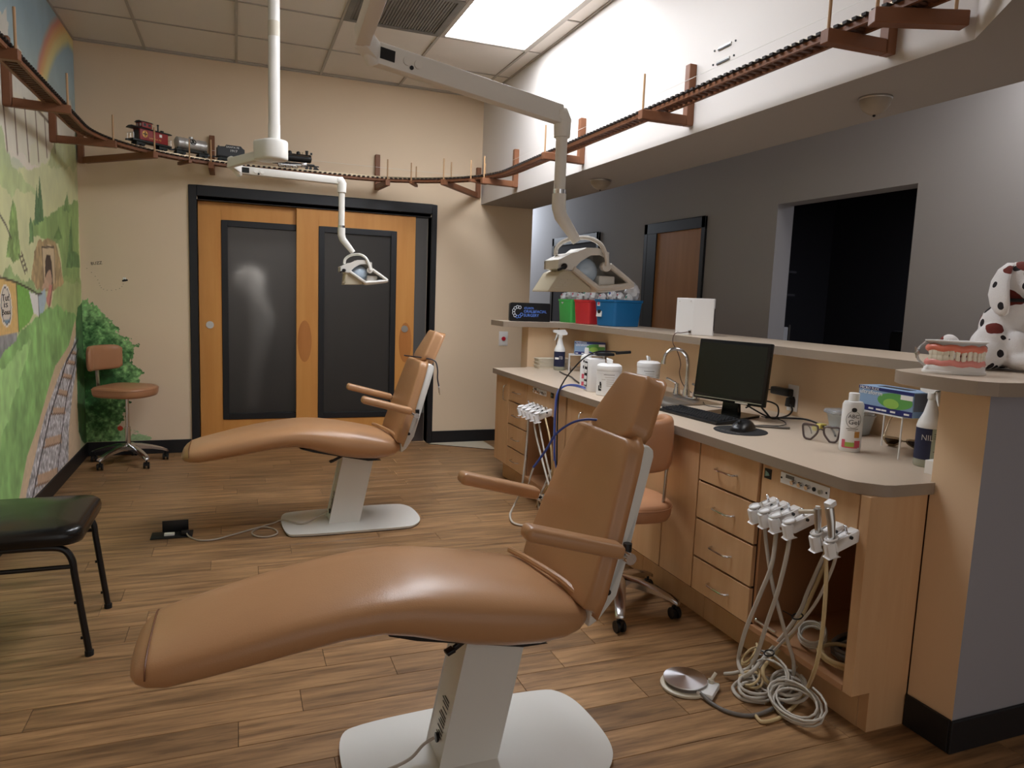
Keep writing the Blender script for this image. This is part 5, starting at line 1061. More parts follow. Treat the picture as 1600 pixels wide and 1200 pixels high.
MB().box(-.14, -.133, -.05, .06, 0, .13).build('leg', m_wplastic, t); MB().box(.133, .14, -.05, .06, 0, .13).build('leg', m_wplastic, t); MB().box(-.14, .14, -.05, .06, .128, .1355).build('platform', m_wplastic, t)
# bottles
t = thing('lotion_bottle', 'slim white lotion bottle with pink print beside the power tower', 'bottle', (2.105, 4.12, ZC_))
MB().lathe([(.034, 0), (.038, .004), (.038, .195), (.030, .215), (.014, .222)], n=22, sx=1.0, sy=.8).build('body', m_wplastic, t, smooth=40); MB().lathe([(.014, .222), (.014, .25), (.012, .262), (0, .262)], n=14).build('cap', m_wplastic, t)
m_pink = mat('pink_print', (214, 92, 110), .5)
def flat_label(t, boxes, m, nm, sx=1.0, sy=.8, r=.0386, am=-2.0):
    for a0, a1, z0, z1 in boxes:
        n = 6; v = [(r*sx*math.cos(am+a0+(a1-a0)*i/n), r*sy*math.sin(am+a0+(a1-a0)*i/n), z) for z in (z0, z1) for i in range(n+1)]
        MB().add(v, [(i, i+1, n+2+i, n+1+i) for i in range(n)]).build(nm, m, t)
flat_label(t, [(-.7, .5, .065, .095), (-.7, .3, .02, .045)], m_pink, 'pink_band'); flat_label(t, [(-.5, -.25, .17, .185), (.2, .5, .172, .188), (-.5, -.3, .13, .15)], m_ink, 'print_mark')
t = thing('gel_bottle', 'white flip-cap gel bottle with red and green print, standing alone', 'bottle', (2.318, 2.165, ZC_), math.radians(-38))
MB().lathe([(.044, 0), (.047, .005), (.048, .05), (.047, .19), (.040, .203), (.020, .207)], n=26, sx=.86, sy=.72).build('body', m_wplastic, t, smooth=40); cp = MB().lathe([(.0205, .206), (.0205, .236), (.018, .238), (0, .238)], n=18); cp.build('cap', m_wplastic, t, bevel=.001, seg=1)
r_ = (.048, .72); am = math.radians(-90)
flat_label(t, [(-.9, .6, .017, .022)], m_pink, 'red_line', .86, .72, .0487, am); flat_label(t, [(-.95, -.6, .02, .05), (.25, .85, .02, .048)], m_pink, 'red_seal', .86, .72, .0487, am); flat_label(t, [(-.6, .25, .022, .04)], mat('lime_print', (170, 190, 90), .5), 'green_mark', .86, .72, .0487, am); flat_label(t, [(.2, .7, .06, .085)], mat('orange_print', (196, 140, 70), .5), 'badge', .86, .72, .0487, am)
ring = MB().tube([(.027*math.cos(a), -.0352+.010*abs(math.cos(a))**2*.6, .133+.034*math.sin(a)) for a in [i*PI/12 for i in range(24)]], .0008, 5, closed=True); ring.build('print_ring', m_hosed, t)
MB().prism([(-.010+.010*math.cos(a)+.01, .172+.009*math.sin(a)) for a in [i*PI/8 for i in range(16)]], -.0358, -.0345, 'xz').build('mint_mark', m_ink, t, smooth=0)
lettering('ABC', .021, m_ink, t, (-.021, -.0362, .139), (1, 0, 0), (0, 0, 1), width=.040); lettering('Gel', .026, m_ink, t, (-.019, -.0362, .114), (1, 0, 0), (0, 0, 1), width=.038)
flat_label(t, [(-.6, .5, .094, .0965), (-.45, .35, .088, .090)], m_hosed, 'print_line', .86, .72, .0487, am)
# wipe canisters
def canister(label, x, y, rz):
    t = thing('wipes_canister', label, 'canister', (x, y, ZC_), rz, 'white wipes canisters')
    MB().lathe([(.070, 0), (.074, .004), (.074, .150), (.070, .154)], n=32).build('tub', m_wplastic, t, smooth=40)
    MB().lathe([(.0755, .150), (.0765, .153), (.0765, .168), (.074, .180), (.060, .190), (0, .192)], n=32).build('lid', m_wplastic, t, smooth=40)
    MB().tube([(.0745*math.cos(a), .0745*math.sin(a), .142) for a in [i*PI/16 for i in range(32)]], .0016, 5, closed=True).build('rib', m_wplastic, t)
    w = MB(); g = [[(-.02+.012*j+.004*math.sin(3*i+j), .012*math.sin(1.7*j)+.01*i*.3, .190+.012*i-.002*j*j*.5) for j in range(5)] for i in range(4)]
    w.add([p for r in g for p in r], [(i*5+j, i*5+j+1, i*5+j+6, i*5+j+5) for i in range(3) for j in range(4)])
    o = w.build('wipe', m_paper, t, smooth=80); sd = o.modifiers.new('s', 'SOLIDIFY'); sd.thickness = .001
    a = -2.05-rz
    for i, (da, z, w_) in enumerate(((0, .128, .075), (.05, .112, .065), (-.45, .098, .03), (.1, .098, .05), (.1, .086, .05), (.1, .074, .05), (.1, .062, .05), (.8, .105, .03), (.8, .090, .03))):
        arc_label(t, .0748, z, z+.003, a+da-w_*6, a+da+w_*6, m_hosed if i < 1 else m_hose, 'print_line')
    for z0_, z1_, b0, b1 in ((.030, .042, -.95, -.62), (.042, .062, -.95, -.80), (.046, .075, -.74, -.62), (.062, .085, -.82, -.66)): arc_label(t, .0749, z0_, z1_, a+b0, a+b1, m_ink, 'logo_mark')
    return t
canister('white wipes canister standing in front of the power tower, nearest the worktop edge', 2.10, 3.80, 0)
canister('white wipes canister behind the near chair headrest beside the faucet', 2.49, 3.985, .9)
# power tower
t = thing('power_tower', 'white power outlet tower with black sockets on one side', 'power strip', (2.10, 3.99, ZC_), math.radians(-12))
MB().prism(rrect(-.055, .055, -.06, .06, .02, 5), 0, .205, 'xy').build('body', m_wplastic, t, smooth=50, bevel=.004)
MB().box(-.0565, -.054, -.032, .032, .03, .185).build('socket_panel', m_blkmat, t, bevel=.001, seg=1)
for z in (.165, .125, .085, .05): MB().cbox((-.060, -.012, z), (.010, .034, .022)).build('plug', m_wplastic, t, bevel=.003)
cord('power_cable', 'blue cable drooping from the power tower over the worktop edge', [(2.045, 4.0, .90), (1.99, 4.03, .915), (1.935, 4.06, .905), (1.895, 4.075, .86), (1.885, 4.078, .75), (1.885, 4.075, .6), (1.885, 4.06, .45), (1.90, 4.045, .35)], .0055, m_blue, 'cable')
cord('power_cable', 'second blue cable bundled beside the first over the worktop edge', [(2.045, 3.985, .895), (1.98, 4.05, .908), (1.93, 4.085, .898), (1.897, 4.10, .85), (1.888, 4.10, .74), (1.888, 4.095, .58), (1.89, 4.08, .42)], .0045, mat('pale_blue_cable', (112, 128, 190), .4), 'cable')
cord('power_cable', 'black cable arching over the power tower down past the worktop edge', [(2.26, 3.93, 1.13), (2.18, 3.95, 1.135), (2.10, 3.97, 1.13), (2.03, 4.0, 1.09), (1.965, 4.03, 1.01), (1.915, 4.05, .93), (1.890, 4.055, .85), (1.888, 4.05, .65), (1.892, 4.04, .40)], .0048, m_blk, 'cable')
MB_p = MB().bar((2.215, 3.94, 1.125), (2.31, 3.915, 1.135), .022, .018).bar((2.09, 3.965, 1.115), (2.20, 3.945, 1.118), .07, .018); setp(MB_p.build('cable_plug', m_blk, bevel=.005), 'black plug lying on top of the power tower', 'plug')
t = thing('power_brick', 'dark green power brick behind the front wipes canister', 'adapter', (2.34, 3.92, ZC_)); MB().box(-.03, .03, -.05, .05, 0, .07).build('brick', mat('teal_dark', (52, 84, 84), .5), t, bevel=.008); MB().tube(spline([(-.01, -.03, .068), (0, -.06, .09), (.03, -.12, .06), (.06, -.16, .006)], 6), .004, 6).build('lead', m_blk, t)
cord('cable', 'black lead lying on the worktop below the far stand', [(2.34, 5.02, .888), (2.30, 4.85, .888), (2.28, 4.70, .888), (2.2, 4.45, .888), (2.13, 4.2, .888)], .006, m_blk)
cord('cable', 'thin dark cord hanging from the lit sign to the far end of the worktop', [(2.47, 5.36, 1.256), (2.475, 5.365, 1.20), (2.46, 5.37, 1.08), (2.50, 5.36, .98), (2.55, 5.30, .92), (2.52, 5.22, .888)], .003, mat('brown_cord', (70, 52, 40), .5))
cord('cable', 'black lead coiled beside the far glove stand', [(2.66, 5.05, .96), (2.60, 5.03, .975), (2.555, 5.0, .94), (2.56, 4.97, .90), (2.63, 4.94, .89)], .005, m_blk)
# computer
t = thing('monitor', 'black flat computer monitor on a square stand, screen dark', 'monitor', (2.338, 2.985, ZC_), math.atan2(-.39, .135))
m_scr = mat('dark_screen', (14, 16, 16), .18, spec=.45); m_bez = mat('bezel_black', (14, 14, 15), .22)
T = Matrix.Translation((0, 0, .075)) @ Matrix.Rotation(math.radians(-6), 4, 'X'); W_, H_ = .415, .315
b = MB(); b.X = T; b.box(-W_/2, W_/2, 0, .03, 0, H_); b.box(-W_/3, W_/3, .03, .055, H_*.15, H_*.8); b.build('housing', m_bez, t, bevel=.006)
b = MB(); b.X = T; b.box(-W_/2+.016, W_/2-.016, -.0012, 0, .034, H_-.018); b.build('screen', m_scr, t, smooth=0)
b = MB(); b.X = T; b.box(-W_/2+.012, W_/2-.012, -.0018, 0, .012, .0155); b.build('chrome_line', m_steel, t, smooth=0)
b = MB(); b.X = T; b.box(.05, .12, -.002, 0, .003, .010); b.build('button_row', m_hose, t, smooth=0)
MB().prism([(-.045, .012), (.045, .012), (.035, .12), (-.035, .12)], .035, .062, 'xz').build('neck', m_bez, t, bevel=.004); MB().prism(rrect(-.115, .115, -.06, .14, .012, 3), 0, .013, 'xy').build('stand_base', m_bez, t, bevel=.003)
kx = Vector((.04, -.42, 0)); 
t = thing('keyboard', 'black computer keyboard in front of the monitor', 'keyboard', (2.175, 2.995, ZC_), math.radians(-86))
MB().prism([(-.075, .0), (.075, .0), (.075, .026), (.03, .022), (-.075, .014)], -.225, .225, 'yz').build('case', m_blk, t, smooth=0, bevel=.004)
kcap = {}
def key(x, y, w):
    if w not in kcap: o_ = MB().loft([[(-w/2, -.0075, 0), (w/2, -.0075, 0), (w/2, .0075, 0), (-w/2, .0075, 0)], [(-w/2+.002, -.0055, .007), (w/2-.002, -.0055, .007), (w/2-.002, .006, .007), (-w/2+.002, .006, .007)]]).build('key', m_blkmat, smooth=0); kcap[w] = o_.data; bpy.data.objects.remove(o_)
    o_ = link('key', kcap[w], t); o_.location = (x, y, .0155+(y+.075)*.062)
for r in range(6):
    y = -.058+.0205*r+(.006 if r == 5 else 0)
    x = -.212
    while x < .205:
        w = .0165
        if r == 0 and abs(x+.13) < .01: w = .108
        if .075 < x < .08 or (.135 < x < .142): x += .006
        key(x+w/2, y, w); x += w+.0022
t = thing('mouse_pad', 'round black mouse pad at the worktop edge', 'mouse pad', (2.145, 2.625, ZC_)); MB().lathe([(.118, 0), (.12, .002), (.118, .004), (0, .004)], n=40).build('pad', m_blkmat, t); [MB().bar((-.088+.004*i, .06-.03*i, .0042), (-.085+.004*i, .038-.03*i, .0042), .006, .0006).build('print_mark', m_hosed, t, smooth=0) for i in range(5)]
t = thing('mouse', 'black computer mouse on the round pad', 'mouse', (2.165, 2.635, ZC_+.0042), math.radians(-150)); t.scale = (1.45, 1.45, 1.35)
rg = []
for x, w, h in ((-.055, .012, .010), (-.05, .024, .02), (-.03, .031, .032), (0, .032, .036), (.03, .029, .028), (.05, .022, .016), (.057, .012, .008)): rg.append([(x, w*math.cos(a), max(0, h*math.sin(a))) for a in [i*PI/8 for i in range(9)]] + [(x, -w*.5, 0), (x, 0, 0), (x, w*.5, 0)])
MB().loft(rg).build('body', m_blk, t, smooth=60); MB().cyl((.03, -.003, .028), (.03, .003, .028), .008, 12).build('wheel', m_blkmat, t)
cord('cable', 'black mouse cord curling behind the round pad', [(2.215, 2.665, .893), (2.27, 2.70, .888), (2.34, 2.72, .886), (2.42, 2.69, .886), (2.50, 2.73, .886), (2.56, 2.84, .886), (2.52, 2.93, .888)], .0022, m_blk)
t = thing('stylus', 'slim dark stylus lying beside the mouse pad', 'pen', (2.36, 2.655, ZC_)); MB().cyl((-.09, .05, .006), (.06, -.04, .006), .0055, 10).build('barrel', m_hosed, t)
cord('cable', 'thick black monitor cable running across the worktop to the outlet', [(2.49, 2.93, .96), (2.50, 2.88, .92), (2.53, 2.86, .89), (2.62, 2.86, .90), (2.69, 2.90, .92), (2.716, 2.945, .945)], .005, m_blk)
cord('cable', 'black cable running from the monitor toward the eyeglasses', [(2.52, 2.90, .888), (2.58, 2.80, .90), (2.62, 2.72, .905), (2.60, 2.6, .896), (2.53, 2.48, .888), (2.47, 2.40, .887)], .0048, m_blk)
cord('cable', 'looped black cable behind the monitor stand', [(2.42, 3.0, .97), (2.46, 2.93, .93), (2.52, 2.88, .895), (2.56, 2.86, .90), (2.56, 2.87, .955), (2.51, 2.92, .97), (2.44, 2.96, .93)], .0042, m_blk)
cord('cable', 'thin black wire across the sink rim to the monitor', [(2.50, 3.40, .893), (2.46, 3.31, .887), (2.50, 3.22, .887), (2.47, 3.15, .90), (2.43, 3.08, .91), (2.40, 3.04, .90)], .0022, m_blk)
t = thing('usb_stick', 'small black plug lying beside the monitor', 'plug', (2.42, 3.10, ZC_)); MB().bar((0, .05, .006), (0, -.02, .006), .016, .010).bar((.03, .05, .005), (.03, -.01, .005), .014, .008).build('body', m_blk, t, bevel=.002)
t = thing('wall_outlet', 'white wall outlet with two black plugs beside the monitor', 'outlet', (2.75, 2.965, .965))
MB().box(-.006, 0, -.038, .038, -.06, .08).build('plate', m_wplastic, t, bevel=.002); 
for z in (.04, -.02): MB().box(-.010, -.005, -.020, .020, z-.022, z+.022).build('socket', m_wplastic, t, bevel=.003)
MB().box(-.045, -.008, -.01, .13, .018, .058).build('power_adapter', m_blk, t, bevel=.007); MB().prism([(-.018, -.035), (.018, -.035), (.012, .012), (-.012, .018), (-.02, 0)], -.04, -.008, 'yz').build('plug', m_blk, t, bevel=.005)
cord('cable', 'black lead from the outlet adapter to the monitor back', [(2.722, 3.095, 1.003), (2.66, 3.12, 1.0), (2.55, 3.10, 1.0), (2.45, 3.03, 1.0)], .0025, m_blk)
# glasses, tub, sunglasses, card box
m_gl = mat('glasses_frame', (92, 78, 76), .3)
def glasses(name, label, loc, rz, m, lens, tilt=0.0, w=.145, h=.052):
    t = thing(name, label, 'glasses', loc, rz); t.rotation_euler = (tilt, 0, rz)
    for s in (-1, 1):
        o = spline([(s*.012, 0, h*.8), (s*.018, 0, h), (s*w*.3, 0, h*1.02), (s*w*.49, 0, h), (s*w*.485, 0, h*.55), (s*w*.43, 0, h*.08), (s*w*.28, 0, 0), (s*.034, 0, h*.08), (s*.016, 0, h*.45)], 4, True)
        r_ = MB().tube(o, .0046, 7, closed=True).build('rim', m, t); MB().add([tuple(p) for p in o], [tuple(range(len(o)))]).build('lens', lens, r_, smooth=0)
        MB().tube(spline([(s*w*.5, 0, h*.9), (s*w*.505, .01, h*.9), (s*w*.47, .09, h*.75), (s*w*.44, .13, h*.35), (s*w*.43, .145, .006)], 4), .0026, 6).build('temple', m, t)
    MB().tube(spline([(-.013, 0, h*.72), (0, -.003, h*.8), (.013, 0, h*.72)], 3), .003, 6).build('bridge', m, t)
    return t
glasses('eyeglasses', 'grey-brown eyeglasses resting folded open on the worktop', (2.345, 2.35, ZC_+.004), math.radians(-58), m_gl, m_clear, 0, .15, .062)
m_brn = mat('brown_lens', (52, 38, 28), .15)
t = glasses('sunglasses', 'brown-lens sunglasses lying under the near glove stand', (2.63, 2.17, ZC_+.004), math.radians(-60), m_rail, m_brn, .9, .15, .06)
t = thing('plastic_tub', 'clear plastic tub with a hinged lid behind the gel bottle', 'container', (2.64, 2.475, ZC_), math.radians(-15))
MB().loft([[(x*k_, y*k_, z) for x, y in rrect(-.10, .10, -.065, .065, .035, 5)] for k_, z in ((.66, 0), (.78, .006), (.95, .085), (1.0, .09), (1.0, .094), (.93, .094), (.9, .085), (.74, .01), (.5, .008))]).build('bowl', m_frost, t, smooth=50)
MB().loft([[(x*k_-.01, y*k_, z) for x, y in rrect(-.10, .10, -.065, .065, .035, 5)] for k_, z in ((1.02, .094), (1.02, .104), (.97, .110), (.5, .112), (.05, .112))]).build('lid', m_clear, t, smooth=50)
MB().ball((-.01, .005, .045), (.055, .035, .030), 14, m=8).build('cotton_fill', m_paper, t)
t = thing('foam_block', 'small yellow foam block beside the clear tub', 'foam block', (2.60, 2.605, ZC_)); MB().box(-.02, .02, -.015, .015, 0, .024).build('foam', mat('yellow_foam', (222, 206, 110), .8), t, bevel=.004)
t = thing('card_box', 'small white card box at the near end of the worktop beside the spray bottle', 'box', (2.345, 1.775, ZC_), math.radians(6)); MB().box(-.055, .06, -.03, .03, 0, .048).build('carton', m_paper, t, smooth=0, bevel=.001, seg=1); MB().box(-.0552, .06, -.0305, -.03, .012, .014).build('tab_slit', m_hosed, t, smooth=0)
t = thing('pouch_box', 'dark open carton behind the near spray bottle', 'box', (2.62, 1.80, ZC_)); MB().box(-.09, .10, -.10, .10, 0, .22).build('carton', m_gbk, t, smooth=0, bevel=.002, seg=1); MB().box(-.07, .08, -.101, -.10, .1, .2).build('window', m_ink, t, smooth=0); MB().box(-.085, .02, -.08, .08, .22, .255).build('black_pouch', m_blkmat, t, bevel=.01)

# ================================================================ things on the ledge
t = thing('sign_box', 'black sign box lettered oral and facial surgery at the far end of the ledge', 'sign', (2.263, 5.50, ZL), math.radians(0))
sg = MB().prism(rrect(-.178, .178, .0, .150, .014, 4), -.02, .02, 'xz').build('box', m_blk, t, smooth=40, bevel=.003)
m_sw = mat('sign_white', (206, 208, 212), .5, emit=((200, 205, 215), .12)); m_sb = mat('sign_blue', (92, 128, 205), .5, emit=((80, 120, 210), .14))
for k in range(9):
    a = math.radians(65+k*33); 
    MB().tube([(-.112+.038*math.cos(a)+.0115*math.cos(q), -.0225, .078+.040*math.sin(a)+.0115*math.sin(q)) for q in [i*PI/8 for i in range(16)]], .002, 6, closed=True).build('logo_ring', m_sw if k < 6 else m_sb, sg)
lettering('ATLANTA', .024, m_sb, sg, (-.058, -.0208, .102), (1, 0, 0), (0, 0, 1), width=.085); lettering('ORAL&FACIAL', .033, m_sb, sg, (-.060, -.0208, .072), (1, 0, 0), (0, 0, 1), width=.205); lettering('SURGERY', .033, m_sb, sg, (-.060, -.0208, .040), (1, 0, 0), (0, 0, 1), width=.135)
def bin_(label, x0, x1, y0, y1, h, rgb, nm):
    m = mat('bin_'+nm, rgb, .4, var=.03); t = thing('storage_bin', label, 'bin', ((x0+x1)/2, (y0+y1)/2, ZL), .22, 'coloured bins of goody bags')
    w, d = (x1-x0)/2, (y1-y0)/2
    MB().loft([[(x*k_, y*k_, z) for x, y in rrect(-w, w, -d, d, .022, 4)] for k_, z in ((.95, 0), (1.0, .004), (1.14, h-.018), (1.19, h-.016), (1.19, h), (1.13, h), (1.12, h-.02), (.96, .012), (.4, .01))]).build('tub', m, t, smooth=40)
    return t
bn = [bin_('green plastic bin of goody bags, leftmost of three on the ledge', 2.60, 2.745, 5.46, 5.63, .195, (78, 186, 92), 'green'), bin_('red plastic bin of goody bags between the green and blue bins', 2.625, 2.785, 5.19, 5.37, .195, (206, 52, 56), 'red'), bin_('large blue plastic bin of goody bags, rightmost of three on the ledge', 2.665, 2.925, 4.86, 5.07, .205, (26, 104, 158), 'blue')]
t = bn[2]; MB().box(-.1475, -.1445, .05, .085, .152, .188).build('round_sticker', m_paper, t, smooth=0); MB().cyl((-.149, .066, .172), (-.1475, .066, .172), .012, 14).build('sticker_dot', m_pink, t)
c = MB(); c.X = Matrix.Translation((-.139, .062, .10)) @ Matrix.Rotation(.14, 4, 'Y'); c.box(-.004, 0, -.03, .03, -.03, .048); tg_ = c.build('name_tag', m_paper, t, smooth=0); c = MB(); c.X = Matrix.Translation((-.143, .062, .108)) @ Matrix.Rotation(.14, 4, 'Y'); c.cyl((-.0012, 0, .006), (0, 0, .006), .020, 16); c.build('tag_badge', m_ink, t)
t = bn[0]; MB().prism([(.01, .17), (.04, .17), (.025, .155)], -.0885, -.0855, 'yz').build('sticker', m_paper, t, smooth=0)
m_bag = mat('clear_bag', (226, 224, 224), .3, trans=.3, var=.05)
rb = random.Random(4)
def bag(label, c, r, tint):
    b = MB(); rings = []; n, m = 14, 8; ph = rb.random()*6
    for i in range(m+1):
        q = -PI/2+PI*i/m; k = max(math.cos(q), .02); rings.append([(c[0]+r[0]*k*math.cos(2*PI*j/n)*(1+.22*math.sin(5*j+3*i+ph)), c[1]+r[1]*k*math.sin(2*PI*j/n)*(1+.22*math.cos(4*j+2*i+ph)), c[2]+r[2]*math.sin(q)*(1+.16*math.sin(3*j+ph))) for j in range(n)])
    o = b.loft(rings).build('goody_bag', m_bag, smooth=25); setp(o, label, 'bag', 'goody bags in the bins')
    s = MB().bar((c[0]-.02, c[1]+.012, c[2]-.02), (c[0]-.03, c[1]-.012, c[2]+r[2]*.75), .010, .006); s.build('toothbrush', tint, o)
tn = [m_pink, m_blue, mat('teal_print', (80, 170, 150), .5), m_red]
for nm, (x0, x1, y0, y1), n_ in (('green', (2.62, 2.73, 5.48, 5.61), 5), ('red', (2.645, 2.77, 5.21, 5.35), 5), ('blue', (2.69, 2.90, 4.88, 5.05), 7)):
    for k in range(n_):
        q = (k+.5)/n_; px, py = x0+(x1-x0)*((k*.618) % 1), y1+(y0-y1)*q
        bag('clear goody bag sticking out of the %s bin' % nm, (px, py, ZL+.205+.012*((k*7) % 3)), (.036, .032, .042), tn[k % 4])
bag('tall clear goody bag standing highest over the blue bin', (2.90, 4.95, ZL+.265), (.062, .05, .075), m_pink)
t = thing('white_panel', 'white square device with rounded edges standing on the ledge above the faucet', 'device', (2.70, 3.815, ZL), math.atan2(-.145, .19))
MB().prism([(-.118, -.002), (-.01, -.02), (.112, -.004), (.118, .03), (-.118, .03)], .0, .232, 'xy').build('shell', m_wplastic, t, smooth=15, bevel=.004)
MB().box(.1165, .1195, .004, .022, .03, .17).build('side_slot', m_blkmat, t)
for x, z in ((-.10, .21), (-.03, .214), (-.10, .02), (-.02, .03)): MB().cyl((x, -.014, z), (x, -.022, z), .003, 8).build('screw', m_steel, t)
MB().box(-.035, -.02, -.026, -.014, .014, .028).build('lead_plug', m_blk, t)
cord('cable', 'thin dark cord hanging from the white device down behind the faucet', [(2.66, 3.80, 1.276), (2.60, 3.80, 1.268), (2.535, 3.78, 1.262), (2.52, 3.775, 1.21), (2.55, 3.76, 1.15), (2.57, 3.75, 1.08), (2.56, 3.74, 1.02), (2.585, 3.73, .95), (2.60, 3.66, .91)], .0028, mat('brown_cord2', (84, 56, 44), .5))
# jaw model
m_gum = mat('gum_pink', (232, 150, 142), .25, var=.06, vscale=40); m_gumd = mat('gum_orange', (226, 128, 104), .3); m_tooth = mat('tooth_enamel', (232, 224, 206), .25)
t = thing('jaw_model', 'dental jaw model with pink gums and white teeth on the near ledge end', 'jaw model', (2.21, 1.655, ZL), math.radians(-24))
def arch(a, rx, ry): return (rx*math.sin(a), -ry*math.cos(a)+.03)
AR = [math.radians(-100+200*i/24) for i in range(25)]
base = [arch(a, .098, .075) for a in AR] + [(.07, .06), (-.07, .06)]
MB().prism(base, 0, .010, 'xy').build('base_plate', m_wplastic, t, smooth=40, bevel=.002)
MB().loft([[(x*k_, y*k_, z) for x, y in base] for k_, z in ((.96, .010), (.94, .024), (.85, .030))]).build('lower_block', m_wplastic, t, smooth=50)
def gumline(rx, ry, z, r, m, nm): MB().tube([(*arch(a, rx, ry), z+.003*math.sin(9*a)) for a in AR], r, 10).build(nm, m, t, smooth=70)
gumline(.080, .064, .036, .013, m_gum, 'lower_gum'); gumline(.080, .064, .083, .013, m_gumd, 'upper_gum')
for up in (0, 1):
    for i in range(14):
        a = math.radians(-84+168*(i+.5)/14); x, y = arch(a, .084, .068); w = .0072+(.003 if abs(i-6.5) > 3 else 0); z0, z1 = ((.042, .0605) if not up else (.0605, .080))
        tr = Matrix.Translation((x, y, 0)) @ Matrix.Rotation(a, 4, 'Z'); b = MB(); b.X = tr
        q = (.72, 1.0, .96, .78) if not up else (.78, .96, 1.0, .72)
        b.loft([[(px*k_, py*k_, z0+(z1-z0)*zz) for px, py in rrect(-w, w, -.0055, .0055, .003, 2)] for k_, zz in zip(q, (0, .3, .7, 1))]); b.build('tooth', m_tooth, t, smooth=60)
MB().prism([(x*.98, y*.98) for x, y in base], .104, .1085, 'xy').build('top_plate', m_wplastic, t, smooth=40, bevel=.001, seg=1)
MB().loft([[(x*k_, y*k_, z) for x, y in base] for k_, z in ((.80, .092), (.93, .104))]).build('upper_block', m_frost, t, smooth=50)
MB().tube(spline([(-.098, .02, .022), (-.118, .03, .045), (-.12, .03, .075), (-.10, .025, .10)], 5), .004, 8).build('hinge_arm', m_clear, t)
MB().ball((-.122, .03, .062), .008, 8, m=5).cyl((-.122, .03, .046), (-.130, .03, .082), .003, 8).build('hinge_screw', m_steel, t)
# plush dog: one continuous body, skinned as joined balls and remeshed
m_pl = mat('plush_white', (232, 228, 226), .9, bump=.5, bscale=260)
nt = m_pl.node_tree; N = nt.nodes; L = nt.links; P_ = N['Principled BSDF']; tc = N.new('ShaderNodeTexCoord')
def spotlayer(scale, thr, rgb, prev, seed, warp):
    mp = N.new('ShaderNodeMapping'); mp.inputs['Location'].default_value = (seed, seed*.7, -seed); L.new(tc.outputs['Object'], mp.inputs['Vector'])
    no = N.new('ShaderNodeTexNoise'); no.inputs['Scale'].default_value = scale*1.6; L.new(mp.outputs[0], no.inputs['Vector'])
    ad = N.new('ShaderNodeVectorMath'); ad.operation = 'MULTIPLY_ADD'; L.new(no.outputs['Color'], ad.inputs[0]); ad.inputs[1].default_value = (warp,)*3; L.new(mp.outputs[0], ad.inputs[2])
    vo = N.new('ShaderNodeTexVoronoi'); vo.inputs['Scale'].default_value = scale; vo.inputs['Randomness'].default_value = .8; L.new(ad.outputs[0], vo.inputs['Vector'])
    lt = N.new('ShaderNodeMath'); lt.operation = 'LESS_THAN'; lt.inputs[1].default_value = thr; L.new(vo.outputs['Distance'], lt.inputs[0])
    mx = N.new('ShaderNodeMix'); mx.data_type = 'RGBA'; L.new(lt.outputs[0], mx.inputs['Factor']); L.new(prev, mx.inputs['A']) if prev else setattr(mx.inputs['A'], 'default_value', (*lin((232, 228, 226)), 1))
    mx.inputs['B'].default_value = (*lin(rgb), 1); return mx.outputs['Result']
c1 = spotlayer(17, .25, (34, 28, 30), None, 3.1, .012); c2 = spotlayer(9, .33, (112, 44, 34), c1, 7.7, .05); L.new(c2, P_.inputs['Base Color'])
t = thing('plush_dog', 'white plush dog toy with brown and black spots sitting on the ledge', 'toy', (2.64, 1.80, ZL), math.radians(-18))
b = MB()
for c, r in (((.0, .03, .085), (.105, .10, .085)), ((-.01, .01, .16), (.085, .08, .085)), ((0, -.01, .225), (.062, .06, .06)), ((-.085, -.03, .105), (.052, .055, .062)), ((-.105, -.055, .055), (.058, .05, .055)), ((-.135, -.065, .035), (.05, .045, .034)), ((-.15, .02, .05), (.055, .05, .045)), ((-.20, .03, .085), (.036, .034, .036)), ((-.17, .03, .05), (.03, .03, .04)), ((.09, -.06, .05), (.055, .06, .045)), ((.10, -.12, .035), (.042, .055, .034)), ((.03, -.07, .11), (.045, .045, .075)), ((-.02, -.10, .04), (.05, .075, .036)), ((-.03, -.085, .085), (.04, .045, .06)),
             ((.005, -.02, .315), (.075, .075, .078)), ((.0, -.075, .30), (.045, .055, .042)), ((.05, -.01, .33), (.05, .055, .06)), ((.12, .08, .05), (.03, .06, .02))): b.ball(c, r, 16, m=10)
o = b.build('body', m_pl, t, smooth=80); rm = o.modifiers.new('r', 'REMESH'); rm.mode = 'VOXEL'; rm.voxel_size = .007; rm.use_smooth_shade = True; sm = o.modifiers.new('s', 'SMOOTH'); sm.iterations = 6; sm.factor = .5
er = MB(); rg = []
for z, x, y, w, d in ((.385, -.035, -.02, .012, .014), (.36, -.062, -.028, .03, .016), (.32, -.080, -.035, .042, .015), (.27, -.088, -.045, .05, .015), (.23, -.086, -.055, .046, .014), (.205, -.08, -.06, .030, .012), (.195, -.078, -.062, .010, .006)): rg.append([(x+d*math.cos(a)-.0*w, y+w*math.sin(a), z) for a in [i*PI/8 for i in range(16)]])
er.loft(rg).build('ear', m_pl, t, smooth=80)
rg = [[(-p[0]+.03, p[1], p[2]) for p in r] for r in rg]; MB().loft(rg).build('ear', m_pl, t, smooth=80)
for s in (-.022, .022): MB().ball((s, -.082, .345), (.010, .007, .011), 10, m=6).build('eye', m_blk, t)
MB().ball((0, -.13, .31), (.016, .010, .012), 10, m=6).build('nose', m_blk, t)
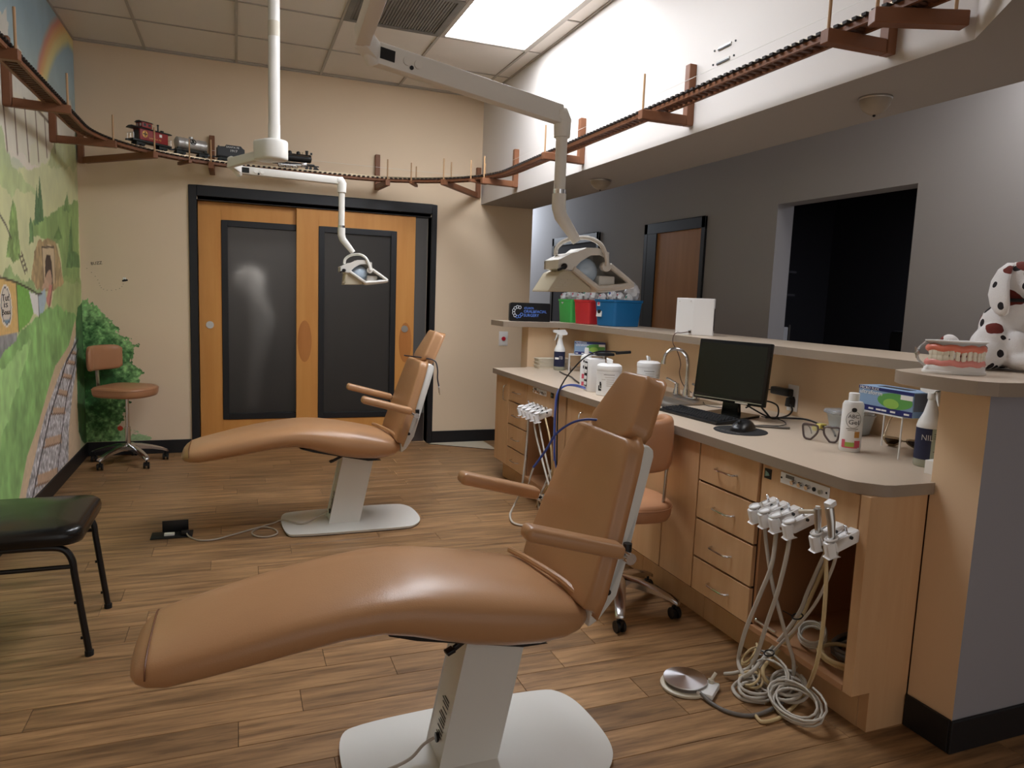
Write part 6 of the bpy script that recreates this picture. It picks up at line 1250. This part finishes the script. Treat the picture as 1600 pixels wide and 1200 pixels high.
MB().tube([(.068*math.cos(a), -.012+.066*math.sin(a), .252) for a in [i*PI/12 for i in range(24)]], .007, 6, closed=True).build('collar', m_ink, t)
MB().ball((-.085, -.03, .262), (.012, .008, .018), 10, m=6).build('heart_tag', mat('tag_red', (220, 44, 56), .5), t)

# ================================================================ dim things seen through the corridor opening
t = thing('wall_shelf', 'dark wall shelf with white jars inside the unlit back room', 'shelf', (4.35, 5.15, 1.55))
for z in (.0, .2): MB().box(-.35, .25, -.10, .10, z, z+.02).build('board', m_dark, t, smooth=0)
for i, (x, y) in enumerate(((-.28, -.05), (-.20, -.04), (-.28, .05))):
    o = MB().lathe([(.035, 0), (.037, .004), (.037, .11), (.02, .125), (.02, .14), (0, .14)], (4.35+x, 5.15+y, 1.571), 16).build('jar', m_wplastic); setp(o, 'white jar on the dark wall shelf in the back room', 'jar', 'jars on the back room shelf')
t = thing('drawer_trolley', 'pale drawer trolley standing inside the unlit back room', 'trolley', (4.30, 5.12, 0))
f = MB()
for x in (-.2, .2):
    for y in (-.15, .15): f.cyl((x, y, 0), (x, y, 1.30), .008, 8)
f.build('frame', m_hosed, t)
for k in range(6): MB().box(-.19, .19, -.15, .14, .35+.16*k, .48+.16*k).build('drawer', m_wplastic, t, smooth=0, bevel=.006, seg=1)
t = thing('desk_chair', 'dark high-backed chair in the unlit back room', 'chair', (4.7, 4.05, 0))
MB().box(-.24, .24, -.24, .24, .44, .52).build('seat', m_blkmat, t, bevel=.03); MB().box(.18, .25, -.23, .23, .55, 1.30).build('backrest', m_blkmat, t, bevel=.03)
for x in (-.2, .2):
    for y in (-.2, .2): MB().cyl((x, y, 0), (x, y, .45), .015, 8).build('leg', m_blk, t)
t = thing('desk', 'dark desk in the unlit back room beside the chair', 'desk', (4.9, 3.45, 0))
MB().box(-.5, .5, -.4, .3, 1.02, 1.06).build('desk_top', m_hosed, t, smooth=0)
for x in (-.46, .46): MB().box(x-.02, x+.02, -.38, .28, 0, 1.02).build('side', m_dark, t, smooth=0)
